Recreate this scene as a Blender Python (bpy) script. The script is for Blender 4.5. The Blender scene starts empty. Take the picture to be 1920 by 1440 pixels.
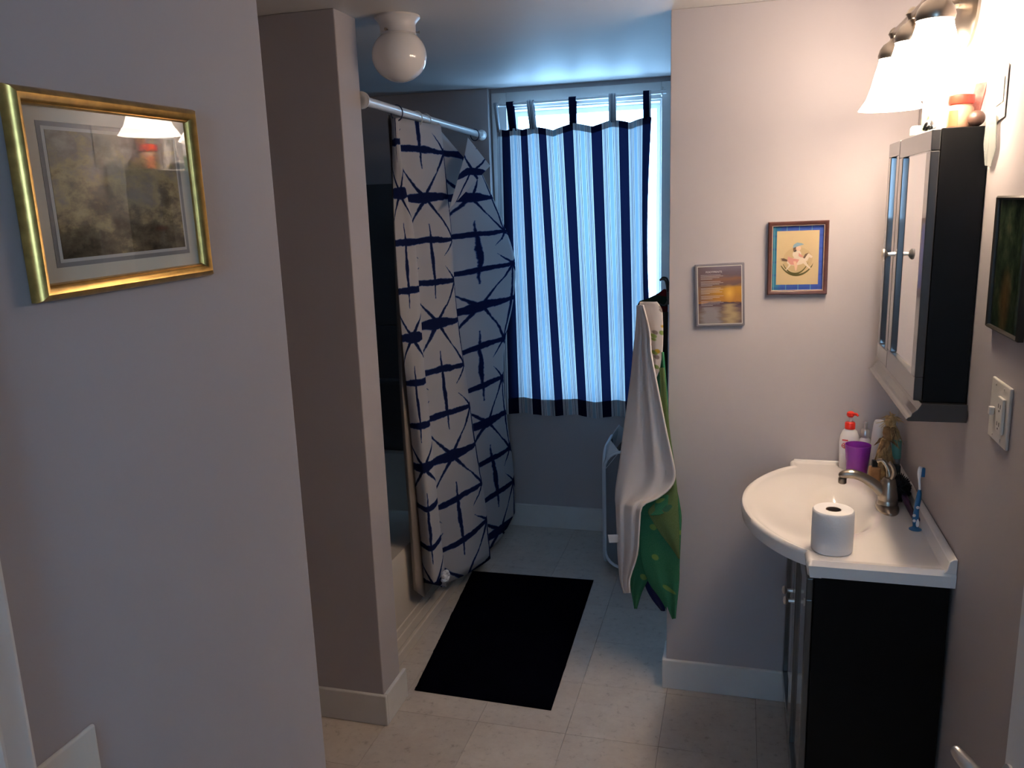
import bpy, bmesh, math, random
from mathutils import Vector, Matrix
random.seed(7)
S = bpy.context.scene
COL = S.collection
PI = math.pi

# ------------------------------------------------------------------ camera, world, exposure
cam_d = bpy.data.cameras.new('camera')
cam = bpy.data.objects.new('camera', cam_d); COL.objects.link(cam)
cam_d.sensor_fit = 'HORIZONTAL'; cam_d.sensor_width = 36.0
cam_d.lens = 1550.6 / 1920 * 36.0
cam_d.clip_start = 0.01
cr = Vector((0.96424774, 0.26297641, -0.03270619))
cu = Vector((-0.02472724, 0.21216558, 0.97692084))
cf = Vector((-0.26384626, 0.94118498, -0.21108286))
cam.matrix_world = Matrix(((cr.x, cu.x, -cf.x, 0), (cr.y, cu.y, -cf.y, 0), (cr.z, cu.z, -cf.z, 1.72), (0, 0, 0, 1)))
S.camera = cam

world = bpy.data.worlds.new('sky'); S.world = world
world.use_nodes = True
bg = world.node_tree.nodes['Background']
bg.inputs['Color'].default_value = (0.35, 0.65, 1.0, 1)
bg.inputs['Strength'].default_value = 9.5

S.view_settings.view_transform = 'Standard'
S.view_settings.look = 'None'
S.view_settings.gamma = 1.0
S.view_settings.use_curve_mapping = False
S.view_settings.exposure = 1.45

SHADE_EMIT = 10.5
LAMP_COL = (1.0, 0.80, 0.62)

# window portal (guides the daylight sampling through the window opening)
pl = bpy.data.lights.new('window_portal', 'AREA'); pl.shape = 'RECTANGLE'; pl.size = 0.75; pl.size_y = 1.5
pl.cycles.is_portal = True
po = bpy.data.objects.new('window_portal', pl); COL.objects.link(po)
po.location = (-0.76, 4.27, 1.435); po.rotation_euler = (-PI/2, 0, 0)

# ------------------------------------------------------------------ node helpers
class X:
    """tiny expression wrapper over Math nodes"""
    def __init__(s, nt, k): s.nt, s.k = nt, k
    def op(s, o, *a, clamp=False):
        n = s.nt.nodes.new('ShaderNodeMath'); n.operation = o; n.use_clamp = clamp
        for i, v in enumerate((s,) + a):
            if isinstance(v, X): s.nt.links.new(v.k, n.inputs[i])
            else: n.inputs[i].default_value = v
        return X(s.nt, n.outputs[0])
    def __add__(s, o): return s.op('ADD', o)
    __radd__ = __add__
    def __sub__(s, o): return s.op('SUBTRACT', o)
    def __rsub__(s, o): return (s * -1.0) + o
    def __mul__(s, o): return s.op('MULTIPLY', o)
    __rmul__ = __mul__
    def __truediv__(s, o): return s.op('DIVIDE', o)
    def abs(s): return s.op('ABSOLUTE')
    def sqrt(s): return s.op('SQRT')
    def max(s, o): return s.op('MAXIMUM', o)
    def min(s, o): return s.op('MINIMUM', o)
    def pp(s, o): return s.op('PINGPONG', o)
    def frac(s): return s.op('FRACT')
    def clamp(s): return s.op('ADD', 0.0, clamp=True)

def new_mat(name):
    m = bpy.data.materials.new(name); m.use_nodes = True
    nt = m.node_tree; b = nt.nodes['Principled BSDF']
    return m, nt, b
def rgba(c): return (c[0], c[1], c[2], 1)
def uvxy(nt):
    t = nt.nodes.new('ShaderNodeTexCoord'); s = nt.nodes.new('ShaderNodeSeparateXYZ')
    nt.links.new(t.outputs['UV'], s.inputs[0])
    return X(nt, s.outputs[0]), X(nt, s.outputs[1]), t
def noise(nt, scale, detail=3, coord='Object', vec=None, rough=0.55):
    n = nt.nodes.new('ShaderNodeTexNoise'); n.inputs['Scale'].default_value = scale
    n.inputs['Detail'].default_value = detail; n.inputs['Roughness'].default_value = rough
    if vec is None:
        t = nt.nodes.new('ShaderNodeTexCoord'); vec = t.outputs[coord]
    nt.links.new(vec, n.inputs['Vector'])
    return n
def ramp(nt, fac, stops, interp='LINEAR'):
    r = nt.nodes.new('ShaderNodeValToRGB'); r.color_ramp.interpolation = interp
    e = r.color_ramp.elements
    while len(e) < len(stops): e.new(0.5)
    for i, (p, c) in enumerate(stops): e[i].position = p; e[i].color = rgba(c)
    if fac is not None: nt.links.new(fac.k if isinstance(fac, X) else fac, r.inputs[0])
    return r
def mixc(nt, fac, a, b):
    n = nt.nodes.new('ShaderNodeMix'); n.data_type = 'RGBA'
    for sock, v in ((n.inputs[0], fac), (n.inputs[6], a), (n.inputs[7], b)):
        if isinstance(v, X): nt.links.new(v.k, sock)
        elif isinstance(v, (tuple, list)): sock.default_value = rgba(v)
        elif isinstance(v, float): sock.default_value = v
        else: nt.links.new(v, sock)
    return n.outputs[2]
def M(name, col, rough=0.5, metal=0.0, spec=0.5, var=None, bump=None, alpha=1.0, trans=0.0, sheen=0.0, coat=0.0, ior=None):
    m, nt, b = new_mat(name)
    b.inputs['Base Color'].default_value = rgba(col); b.inputs['Roughness'].default_value = rough
    b.inputs['Metallic'].default_value = metal; b.inputs['Specular IOR Level'].default_value = spec
    b.inputs['Alpha'].default_value = alpha; b.inputs['Transmission Weight'].default_value = trans
    b.inputs['Sheen Weight'].default_value = sheen; b.inputs['Coat Weight'].default_value = coat
    if ior: b.inputs['IOR'].default_value = ior
    if var:
        n = noise(nt, var[0], 4); k = var[1]
        r = ramp(nt, n.outputs[0], [(0.3, [c * (1 - k) for c in col]), (0.7, [min(1, c * (1 + k)) for c in col])])
        nt.links.new(r.outputs[0], b.inputs['Base Color'])
    if bump:
        n = noise(nt, bump[0], 3); bp = nt.nodes.new('ShaderNodeBump')
        bp.inputs['Strength'].default_value = bump[1]; bp.inputs['Distance'].default_value = bump[2] if len(bump) > 2 else 0.002
        nt.links.new(n.outputs[0], bp.inputs['Height']); nt.links.new(bp.outputs[0], b.inputs['Normal'])
    return m

MAT = {}
MAT['wall'] = M('wall_paint', (0.44, 0.40, 0.405), 0.62, spec=0.3, var=(3, 0.02), bump=(140, 0.08))
MAT['ceiling'] = M('ceiling_paint', (0.62, 0.60, 0.60), 0.55, spec=0.35, var=(2, 0.03), bump=(5, 0.25, 0.01))
MAT['trim'] = M('white_trim_paint', (0.66, 0.64, 0.62), 0.4, var=(9, 0.05))
MAT['door'] = M('white_door_paint', (0.74, 0.73, 0.72), 0.45)
MAT['gold'] = M('gold_leaf', (0.56, 0.34, 0.10), 0.33, metal=0.9, var=(60, 0.25))
MAT['mat_board'] = M('cream_mat_board', (0.70, 0.64, 0.52), 0.9)
MAT['grey_line'] = M('grey_border_print', (0.30, 0.28, 0.26), 0.9)
MAT['white_line'] = M('pale_border_print', (0.62, 0.58, 0.52), 0.9)
MAT['black'] = M('black_lacquer', (0.003, 0.0028, 0.003), 0.5, spec=0.16, var=(20, 0.2))
MAT['blackfront'] = M('black_lacquer_satin', (0.014, 0.013, 0.013), 0.32, spec=0.9, coat=1.0)
MAT['mirror'] = M('mirror_silver', (0.86, 0.87, 0.88), 0.03, metal=1.0)
MAT['nickel'] = M('brushed_nickel', (0.36, 0.31, 0.26), 0.30, metal=1.0)
MAT['chrome'] = M('satin_chrome', (0.72, 0.70, 0.68), 0.32, metal=1.0)
MAT['porcelain'] = M('cultured_marble', (0.86, 0.81, 0.77), 0.16, coat=0.4)
MAT['tub'] = M('tub_enamel', (0.66, 0.58, 0.50), 0.25)
MAT['surround'] = M('tub_surround_panel', (0.12, 0.12, 0.125), 0.35)
MAT['rod'] = M('white_rod_enamel', (0.72, 0.72, 0.72), 0.3)
MAT['navy_plastic'] = M('navy_ring_plastic', (0.02, 0.03, 0.07), 0.3)
MAT['clear_plastic'] = M('clear_ring_plastic', (0.75, 0.78, 0.80), 0.15, alpha=0.6)
MAT['opal'] = M('opal_glass', (0.80, 0.76, 0.74), 0.07, coat=0.3)
MAT['fitter'] = M('white_fitter_enamel', (0.66, 0.62, 0.60), 0.35)
MAT['plate'] = M('ivory_plate_plastic', (0.70, 0.66, 0.60), 0.35)
MAT['slot'] = M('dark_slot', (0.02, 0.02, 0.02), 0.6)
MAT['paper'] = M('toilet_tissue', (0.80, 0.78, 0.78), 0.95, bump=(220, 0.25))
MAT['card'] = M('cardboard_tube', (0.16, 0.10, 0.07), 0.9)
MAT['red'] = M('red_plastic', (0.75, 0.035, 0.02), 0.3)
MAT['white_plastic'] = M('white_plastic', (0.78, 0.75, 0.74), 0.3)
MAT['logo_red'] = M('red_print', (0.55, 0.03, 0.04), 0.5)
MAT['purple'] = M('purple_plastic', (0.30, 0.035, 0.42), 0.25, alpha=0.93)
MAT['straw'] = M('dry_straw', (0.50, 0.34, 0.16), 0.9, var=(70, 0.45), bump=(120, 0.6, 0.004))
MAT['straw_pale'] = M('pale_straw', (0.62, 0.47, 0.24), 0.85, var=(90, 0.3))
MAT['husk'] = M('husk_brown', (0.28, 0.16, 0.07), 0.9, var=(60, 0.4))
MAT['teal'] = M('teal_plastic', (0.14, 0.36, 0.27), 0.35)
MAT['amber'] = M('amber_carton', (0.48, 0.25, 0.10), 0.5, var=(40, 0.25))
MAT['black_plastic'] = M('black_plastic', (0.01, 0.012, 0.012), 0.35)
MAT['bristle'] = M('black_bristle', (0.008, 0.006, 0.007), 0.85)
MAT['plum'] = M('plum_plastic', (0.06, 0.02, 0.06), 0.35)
MAT['blue_plastic'] = M('blue_plastic', (0.01, 0.13, 0.30), 0.35)
MAT['grey_plastic'] = M('grey_plastic', (0.30, 0.30, 0.29), 0.4)
MAT['peach'] = M('peach_contents', (0.36, 0.19, 0.12), 0.35)
MAT['orange_label'] = M('orange_label', (0.40, 0.08, 0.03), 0.5)
MAT['green_label'] = M('green_label', (0.36, 0.60, 0.20), 0.5)
MAT['brown'] = M('brown_wood_ball', (0.07, 0.035, 0.025), 0.45)
MAT['pinkpack'] = M('pink_packet', (0.45, 0.16, 0.13), 0.5, var=(60, 0.35))
MAT['sheet'] = M('clear_plastic_sheet', (0.34, 0.36, 0.34), 0.2, alpha=0.55)
MAT['cardpaper'] = M('printed_card', (0.45, 0.41, 0.36), 0.7, var=(45, 0.15))
MAT['ink'] = M('dark_print', (0.05, 0.05, 0.05), 0.7)
MAT['mat_rug'] = M('navy_black_pile', (0.0022, 0.0022, 0.0055), 1.0, spec=0.0, bump=(260, 0.9, 0.006), var=(7, 0.3))
MAT['liner'] = M('taupe_vinyl_liner', (0.30, 0.25, 0.22), 0.45)
MAT['puff'] = M('white_mesh_puff', (0.62, 0.62, 0.68), 0.9, bump=(120, 0.8, 0.006))
MAT['white_towel'] = M('white_terry', (0.76, 0.69, 0.66), 1.0, bump=(260, 0.15, 0.002))
MAT['olive_towel'] = M('olive_terry', (0.115, 0.20, 0.035), 1.0, bump=(300, 0.6, 0.004), var=(60, 0.2))
MAT['navy_towel'] = M('navy_terry', (0.012, 0.016, 0.08), 1.0, bump=(300, 0.5, 0.004))
MAT['dark_cloth'] = M('black_cloth', (0.008, 0.008, 0.007), 1.0)
MAT['iron'] = M('black_iron', (0.01, 0.01, 0.011), 0.5)
MAT['hamper_rim'] = M('white_nylon_binding', (0.62, 0.64, 0.68), 0.8)
MAT['hamper_mesh'] = M('grey_mesh_net', (0.22, 0.23, 0.26), 0.8, alpha=0.62)
MAT['laundry'] = M('grey_laundry', (0.14, 0.13, 0.14), 1.0, var=(9, 0.6))
MAT['lead_frame'] = M('dark_bronze_frame', (0.045, 0.038, 0.03), 0.4, metal=0.4)
MAT['grey_frame'] = M('grey_plaque_edge', (0.20, 0.18, 0.20), 0.35)
MAT['mahogany'] = M('mahogany_frame', (0.085, 0.03, 0.024), 0.35, var=(30, 0.3))
MAT['bead'] = M('pale_bead_edge', (0.45, 0.33, 0.26), 0.4)
MAT['cream_print'] = M('cream_print', (0.52, 0.39, 0.215), 0.8, var=(12, 0.05))
for nm, c in dict(print_white=(0.62, 0.52, 0.40), print_pink=(0.55, 0.25, 0.20), print_blue=(0.22, 0.34, 0.42), print_olive=(0.09, 0.08, 0.015),
                  print_brown=(0.13, 0.075, 0.045), print_skin=(0.66, 0.42, 0.29), print_text=(0.66, 0.60, 0.60), print_shade=(0.47, 0.345, 0.18)).items():
    MAT[nm] = M(nm, c, 0.8)

def thin_glass(name, tint=(1, 1, 1), refl=0.06, rough=0.0):
    m, nt, b = new_mat(name); nt.nodes.remove(b)
    o = nt.nodes['Material Output']
    t = nt.nodes.new('ShaderNodeBsdfTransparent'); t.inputs[0].default_value = rgba(tint)
    g = nt.nodes.new('ShaderNodeBsdfGlossy'); g.inputs['Roughness'].default_value = rough
    f = nt.nodes.new('ShaderNodeFresnel'); f.inputs[0].default_value = 1.5
    mx = nt.nodes.new('ShaderNodeMixShader')
    ge = nt.nodes.new('ShaderNodeNewGeometry')
    fac = X(nt, f.outputs[0]) * (1.0 - X(nt, ge.outputs['Backfacing']))
    nt.links.new(fac.k, mx.inputs[0]); nt.links.new(t.outputs[0], mx.inputs[1]); nt.links.new(g.outputs[0], mx.inputs[2])
    nt.links.new(mx.outputs[0], o.inputs[0])
    return m
MAT['glass'] = thin_glass('picture_glass')
MAT['pane'] = thin_glass('window_glass', (0.95, 0.98, 1.0))

def emis(name, col, strength, base=(0.8, 0.78, 0.72)):
    m, nt, b = new_mat(name)
    b.inputs['Base Color'].default_value = rgba(base); b.inputs['Roughness'].default_value = 0.3
    b.inputs['Emission Color'].default_value = rgba(col); b.inputs['Emission Strength'].default_value = strength
    return m
MAT['shade'] = emis('lit_frosted_glass', LAMP_COL, SHADE_EMIT)
MAT['bulb'] = emis('lit_bulb', LAMP_COL, 34.0)

def fabric(name, colfn, transl=0.5, rough=0.9):
    m, nt, b = new_mat(name); nt.nodes.remove(b); o = nt.nodes['Material Output']
    c = colfn(nt)
    d = nt.nodes.new('ShaderNodeBsdfDiffuse'); nt.links.new(c, d.inputs[0])
    if transl > 0:
        t = nt.nodes.new('ShaderNodeBsdfTranslucent'); nt.links.new(c, t.inputs[0])
        mx = nt.nodes.new('ShaderNodeMixShader'); mx.inputs[0].default_value = transl
        nt.links.new(d.outputs[0], mx.inputs[1]); nt.links.new(t.outputs[0], mx.inputs[2]); nt.links.new(mx.outputs[0], o.inputs[0])
    else: nt.links.new(d.outputs[0], o.inputs[0])
    return m

# striped window curtain: u counts stripe repeats
def stripes(nt):
    u, v, t = uvxy(nt)
    nv, w, gr, lb, dk, st = (0.007, 0.010, 0.034), (0.80, 0.80, 0.80), (0.22, 0.27, 0.33), (0.36, 0.50, 0.62), (0.05, 0.07, 0.12), (0.48, 0.50, 0.54)
    seq = [(0.0, nv), (0.19, w), (0.225, gr), (0.25, w), (0.275, dk), (0.295, st), (0.335, gr), (0.352, w), (0.385, dk), (0.405, w), (0.43, lb),
           (0.57, w), (0.595, dk), (0.615, w), (0.648, gr), (0.665, st), (0.705, dk), (0.725, w), (0.75, gr), (0.775, w), (0.81, nv)]
    r = ramp(nt, u.frac(), seq, 'CONSTANT')      # the navy band is centred on whole u
    wv = noise(nt, 900, 2, vec=t.outputs['Object'])
    mu = nt.nodes.new('ShaderNodeMix'); mu.data_type = 'RGBA'; mu.blend_type = 'MULTIPLY'; mu.inputs[0].default_value = 0.35
    nt.links.new(r.outputs[0], mu.inputs[6]); nt.links.new(wv.outputs[0], mu.inputs[7])
    return mu.outputs[2]
MAT['stripe'] = fabric('striped_cotton', stripes, 0.10)
MAT['stripe_hem'] = fabric('striped_cotton_doubled', stripes, 0.0)

# shibori print: fabric coordinates in metres
def shibori(nt):
    u, v, t = uvxy(nt)
    n1 = noise(nt, 9, 3, vec=t.outputs['UV']); n2 = noise(nt, 70, 2, vec=t.outputs['UV']); n3 = noise(nt, 14, 2, vec=t.outputs['UV'])
    s1 = nt.nodes.new('ShaderNodeSeparateColor'); nt.links.new(n1.outputs['Color'], s1.inputs[0])
    u2 = u + (X(nt, s1.outputs[0]) - 0.5) * 0.020
    v2 = v + (X(nt, s1.outputs[1]) - 0.5) * 0.020
    W, h = 0.14, 0.171
    x = u2.pp(W); y = (v2 - 0.235 + 3 * 0.513).pp(1.5 * h)
    edge = (X(nt, n2.outputs[0]) - 0.5) * 0.006
    def seg(ax, ay, bx, by):
        dx, dy = bx - ax, by - ay; L = dx * dx + dy * dy
        tt = (((x - ax) * dx + (y - ay) * dy) / L).clamp()
        ex = x - ax - tt * dx; ey = y - ay - tt * dy
        return (ex * ex + ey * ey).sqrt(), tt
    k = X(nt, n3.outputs[0])
    els = []
    fx = x / W
    els.append((y, (1.0 - fx) * 0.015 + 0.010))
    els.append(((y - h).abs(), (1.0 - fx) * 0.006 + 0.009))
    d, tt = seg(0, 0, W, h); els.append((d, (tt - 0.5).abs() * 0.013 + 0.0028))
    d, tt = seg(0, 0.62 * h, 0, 1.5 * h); els.append((d, tt * 0.0095 + 0.0015))
    d, tt = seg(W, 0, W, h); els.append((d, (1.0 - tt) * 0.006 + 0.0045))
    d, tt = seg(W, h, 0.5 * W, 1.38 * h); els.append((d, (1.0 - tt) * 0.008))
    els.append(((x * x + y * y).sqrt(), 0.024)); d, tt = seg(W, h, W, h + 0.001); els.append((d, 0.016))
    ink = None
    for dist, wd in els:
        if isinstance(wd, X): q = wd * (k * 0.7 + 0.48) - dist
        else: q = (k * 0.7 + 0.48) * wd - dist
        ink = q if ink is None else ink.max(q)
    f = ((ink + edge) / 0.005 + 0.55).clamp()
    r = ramp(nt, f, [(0.0, (0.60, 0.58, 0.60)), (0.25, (0.42, 0.46, 0.56)), (0.55, (0.045, 0.085, 0.24)), (1.0, (0.014, 0.022, 0.080))])
    return r.outputs[0]
MAT['shibori'] = fabric('shibori_print_polyester', shibori, 0.28)

def dots(base, dot, rep, rad):
    def fn(nt):
        u, v, t = uvxy(nt)
        a = (u * rep[0]).frac() - 0.5; b = (v * rep[1]).frac() - 0.5
        d = ((a * a) / (rep[0] ** 2) + (b * b) / (rep[1] ** 2)).sqrt()
        f = ((rad - d) / 0.003 + 0.5).clamp()
        n = noise(nt, 500, 2, vec=t.outputs['Object'])
        return mixc(nt, 0.12, mixc(nt, f, base, dot), n.outputs[0])
    return fn
MAT['green_towel'] = fabric('green_dotted_terry', dots((0.0, 0.20, 0.07), (0.20, 0.36, 0.05), (11, 9), 0.011), 0.12)
MAT['olive_dots'] = fabric('olive_dotted_terry', dots((0.10, 0.175, 0.03), (0.0, 0.12, 0.05), (9, 5), 0.014), 0.1)
def hoodprint(nt):
    u, v, t = uvxy(nt)
    n = nt.nodes.new('ShaderNodeTexVoronoi'); n.inputs['Scale'].default_value = 44; nt.links.new(t.outputs['UV'], n.inputs['Vector'])
    f = ((0.40 - X(nt, n.outputs['Distance'])) / 0.12).clamp()
    hs = nt.nodes.new('ShaderNodeSeparateColor'); nt.links.new(n.outputs['Color'], hs.inputs[0])
    r = ramp(nt, hs.outputs[0], [(0.0, (0.50, 0.20, 0.05)), (0.25, (0.45, 0.05, 0.05)), (0.5, (0.30, 0.40, 0.12)), (0.75, (0.30, 0.24, 0.22)), (0.9, (0.62, 0.40, 0.06))], 'CONSTANT')
    return mixc(nt, f, (0.76, 0.69, 0.64), r.outputs[0])
MAT['hood'] = fabric('fruit_print_cotton', hoodprint, 0.1)
def plaid_red(nt):
    u, v, t = uvxy(nt)
    a = ((u * 9).frac() - 0.5).abs(); b = ((v * 9).frac() - 0.5).abs()
    f = ((a.min(b) - 0.14) / 0.02).clamp()
    return mixc(nt, f, (0.012, 0.022, 0.018), (0.07, 0.010, 0.012))
MAT['maroon'] = fabric('maroon_plaid_cloth', plaid_red, 0.0)
def plaid_blue(nt):
    u, v, t = uvxy(nt)
    r = ramp(nt, u, [(0.0, (0.035, 0.19, 0.24)), (0.12, (0.04, 0.16, 0.30)), (0.2, (0.05, 0.10, 0.34)), (1.0, (0.055, 0.10, 0.40))])
    a = ((u * 4.2 + 0.30).frac() - 0.5).abs(); b = ((v * 5 + 0.3).frac() - 0.5).abs()
    f1 = ((0.035 - a) / 0.02).clamp(); f2 = ((0.12 - b) / 0.1).clamp() * 0.5
    c = mixc(nt, f2, r.outputs[0], (0.03, 0.06, 0.26))
    return mixc(nt, f1 * 0.8, c, (0.16, 0.40, 0.46))
MAT['plaid'] = fabric('blue_plaid_mat', plaid_blue, 0.0)
def painting(nt):
    u, v, t = uvxy(nt)
    n1 = noise(nt, 3.2, 6, vec=t.outputs['UV'], rough=0.62); n2 = noise(nt, 9.0, 5, vec=t.outputs['UV'])
    f = X(nt, n1.outputs[0]) * 0.8 + (v - 0.5) * 0.25 + 0.08
    r = ramp(nt, f, [(0.30, (0.06, 0.04, 0.028)), (0.41, (0.20, 0.145, 0.085)), (0.49, (0.58, 0.45, 0.22)), (0.57, (0.38, 0.32, 0.25)), (0.68, (0.56, 0.48, 0.38))])
    c = mixc(nt, 0.3, r.outputs[0], ramp(nt, n2.outputs[0], [(0.35, (0.06, 0.05, 0.035)), (0.65, (0.38, 0.31, 0.19))]).outputs[0])
    du = u - 0.80; dv = v - 0.19
    red = ((0.06 - (du * du * 0.6 + dv * dv * 3).sqrt()) / 0.05).clamp() * 0.6
    dv2 = v - 0.5; du2 = u - 0.6
    mist = ((0.30 - (du2 * du2 + dv2 * dv2).sqrt()) / 0.3).clamp() * 0.6
    c = mixc(nt, mist, c, (0.36, 0.32, 0.27))
    return mixc(nt, red, c, (0.17, 0.06, 0.03))
MAT['painting'] = fabric('misty_harbour_painting', painting, 0.0)
def greenpaint(nt):
    u, v, t = uvxy(nt)
    n1 = noise(nt, 4.0, 6, vec=t.outputs['UV'], rough=0.6)
    r = ramp(nt, n1.outputs[0], [(0.3, (0.004, 0.007, 0.004)), (0.5, (0.02, 0.032, 0.016)), (0.62, (0.05, 0.06, 0.03)), (0.75, (0.10, 0.085, 0.04))])
    du = u - 0.42; dv = v - 0.22
    f = ((0.30 - (du * du * 2 + dv * dv).sqrt()) / 0.3).clamp() * X(nt, n1.outputs[0]) * 1.4
    return mixc(nt, f, r.outputs[0], (0.16, 0.075, 0.02))
MAT['greenpaint'] = fabric('dark_garden_painting', greenpaint, 0.0)
def sunset(nt):
    u, v, t = uvxy(nt)
    n1 = noise(nt, 4.5, 4, vec=t.outputs['UV']); mp = nt.nodes.new('ShaderNodeMapping'); mp.inputs['Scale'].default_value = (0.5, 3.5, 1)
    nt.links.new(t.outputs['UV'], mp.inputs[0]); n2 = noise(nt, 3.0, 4, vec=mp.outputs[0])
    vv = v + (X(nt, n2.outputs[0]) - 0.5) * 0.22
    r = ramp(nt, vv, [(0.0, (0.17, 0.12, 0.11)), (0.16, (0.20, 0.13, 0.10)), (0.30, (0.15, 0.10, 0.11)), (0.36, (0.07, 0.05, 0.08)), (0.385, (0.42, 0.19, 0.05)), (0.50, (0.45, 0.22, 0.05)),
                      (0.60, (0.50, 0.26, 0.045)), (0.68, (0.16, 0.10, 0.10)), (0.78, (0.26, 0.13, 0.08)), (0.86, (0.15, 0.11, 0.13)), (1.0, (0.20, 0.16, 0.20))])
    du = u - 0.72; dv = v - 0.53
    g = ((0.15 - (du * du + dv * dv * 0.8).sqrt()) / 0.16).clamp()
    c = mixc(nt, g * 0.9, r.outputs[0], (0.80, 0.46, 0.10))
    un = u + (X(nt, n2.outputs[0]) - 0.5) * 0.55
    gl = ((0.24 - (un - 0.74).abs()) / 0.2).clamp() * ((0.36 - v) / 0.03).clamp() * 0.75
    c = mixc(nt, gl, c, (0.50, 0.38, 0.20))
    beach = ((0.30 - (un - 0.28).abs() - v * 0.25) / 0.14).clamp() * ((0.31 - v) / 0.03).clamp() * 0.8
    left = ((0.45 - u) / 0.4).clamp() * ((v - 0.37) / 0.05).clamp() * 0.75
    c = mixc(nt, left, c, (0.15, 0.10, 0.10))
    return mixc(nt, beach, c, (0.30, 0.28, 0.29))
MAT['sunset'] = fabric('sunset_beach_print', sunset, 0.0)

# vinyl floor tile
m, nt, b = new_mat('beige_vinyl_tile'); MAT['tile'] = m
tc = nt.nodes.new('ShaderNodeTexCoord'); geo = nt.nodes.new('ShaderNodeNewGeometry'); oi = nt.nodes.new('ShaderNodeObjectInfo')
na = noise(nt, 7, 5, vec=geo.outputs['Position'], rough=0.65); nb = noise(nt, 34, 4, vec=geo.outputs['Position'], rough=0.7)
ca = ramp(nt, na.outputs[0], [(0.3, (0.42, 0.355, 0.305)), (0.7, (0.57, 0.50, 0.44))]).outputs[0]
cb = ramp(nt, nb.outputs[0], [(0.28, (0.18, 0.145, 0.12)), (0.42, (0.50, 0.43, 0.375)), (0.7, (0.58, 0.51, 0.45))]).outputs[0]
cc = mixc(nt, 0.5, ca, cb)
hs = nt.nodes.new('ShaderNodeHueSaturation'); nt.links.new(cc, hs.inputs['Color'])
vr = X(nt, oi.outputs['Random']) * 0.10 + 0.95; nt.links.new(vr.k, hs.inputs['Value'])
nt.links.new(hs.outputs[0], b.inputs['Base Color']); b.inputs['Roughness'].default_value = 0.42; b.inputs['Specular IOR Level'].default_value = 0.35
MAT['grout'] = M('floor_seam_dirt', (0.10, 0.08, 0.06), 0.9)

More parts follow.
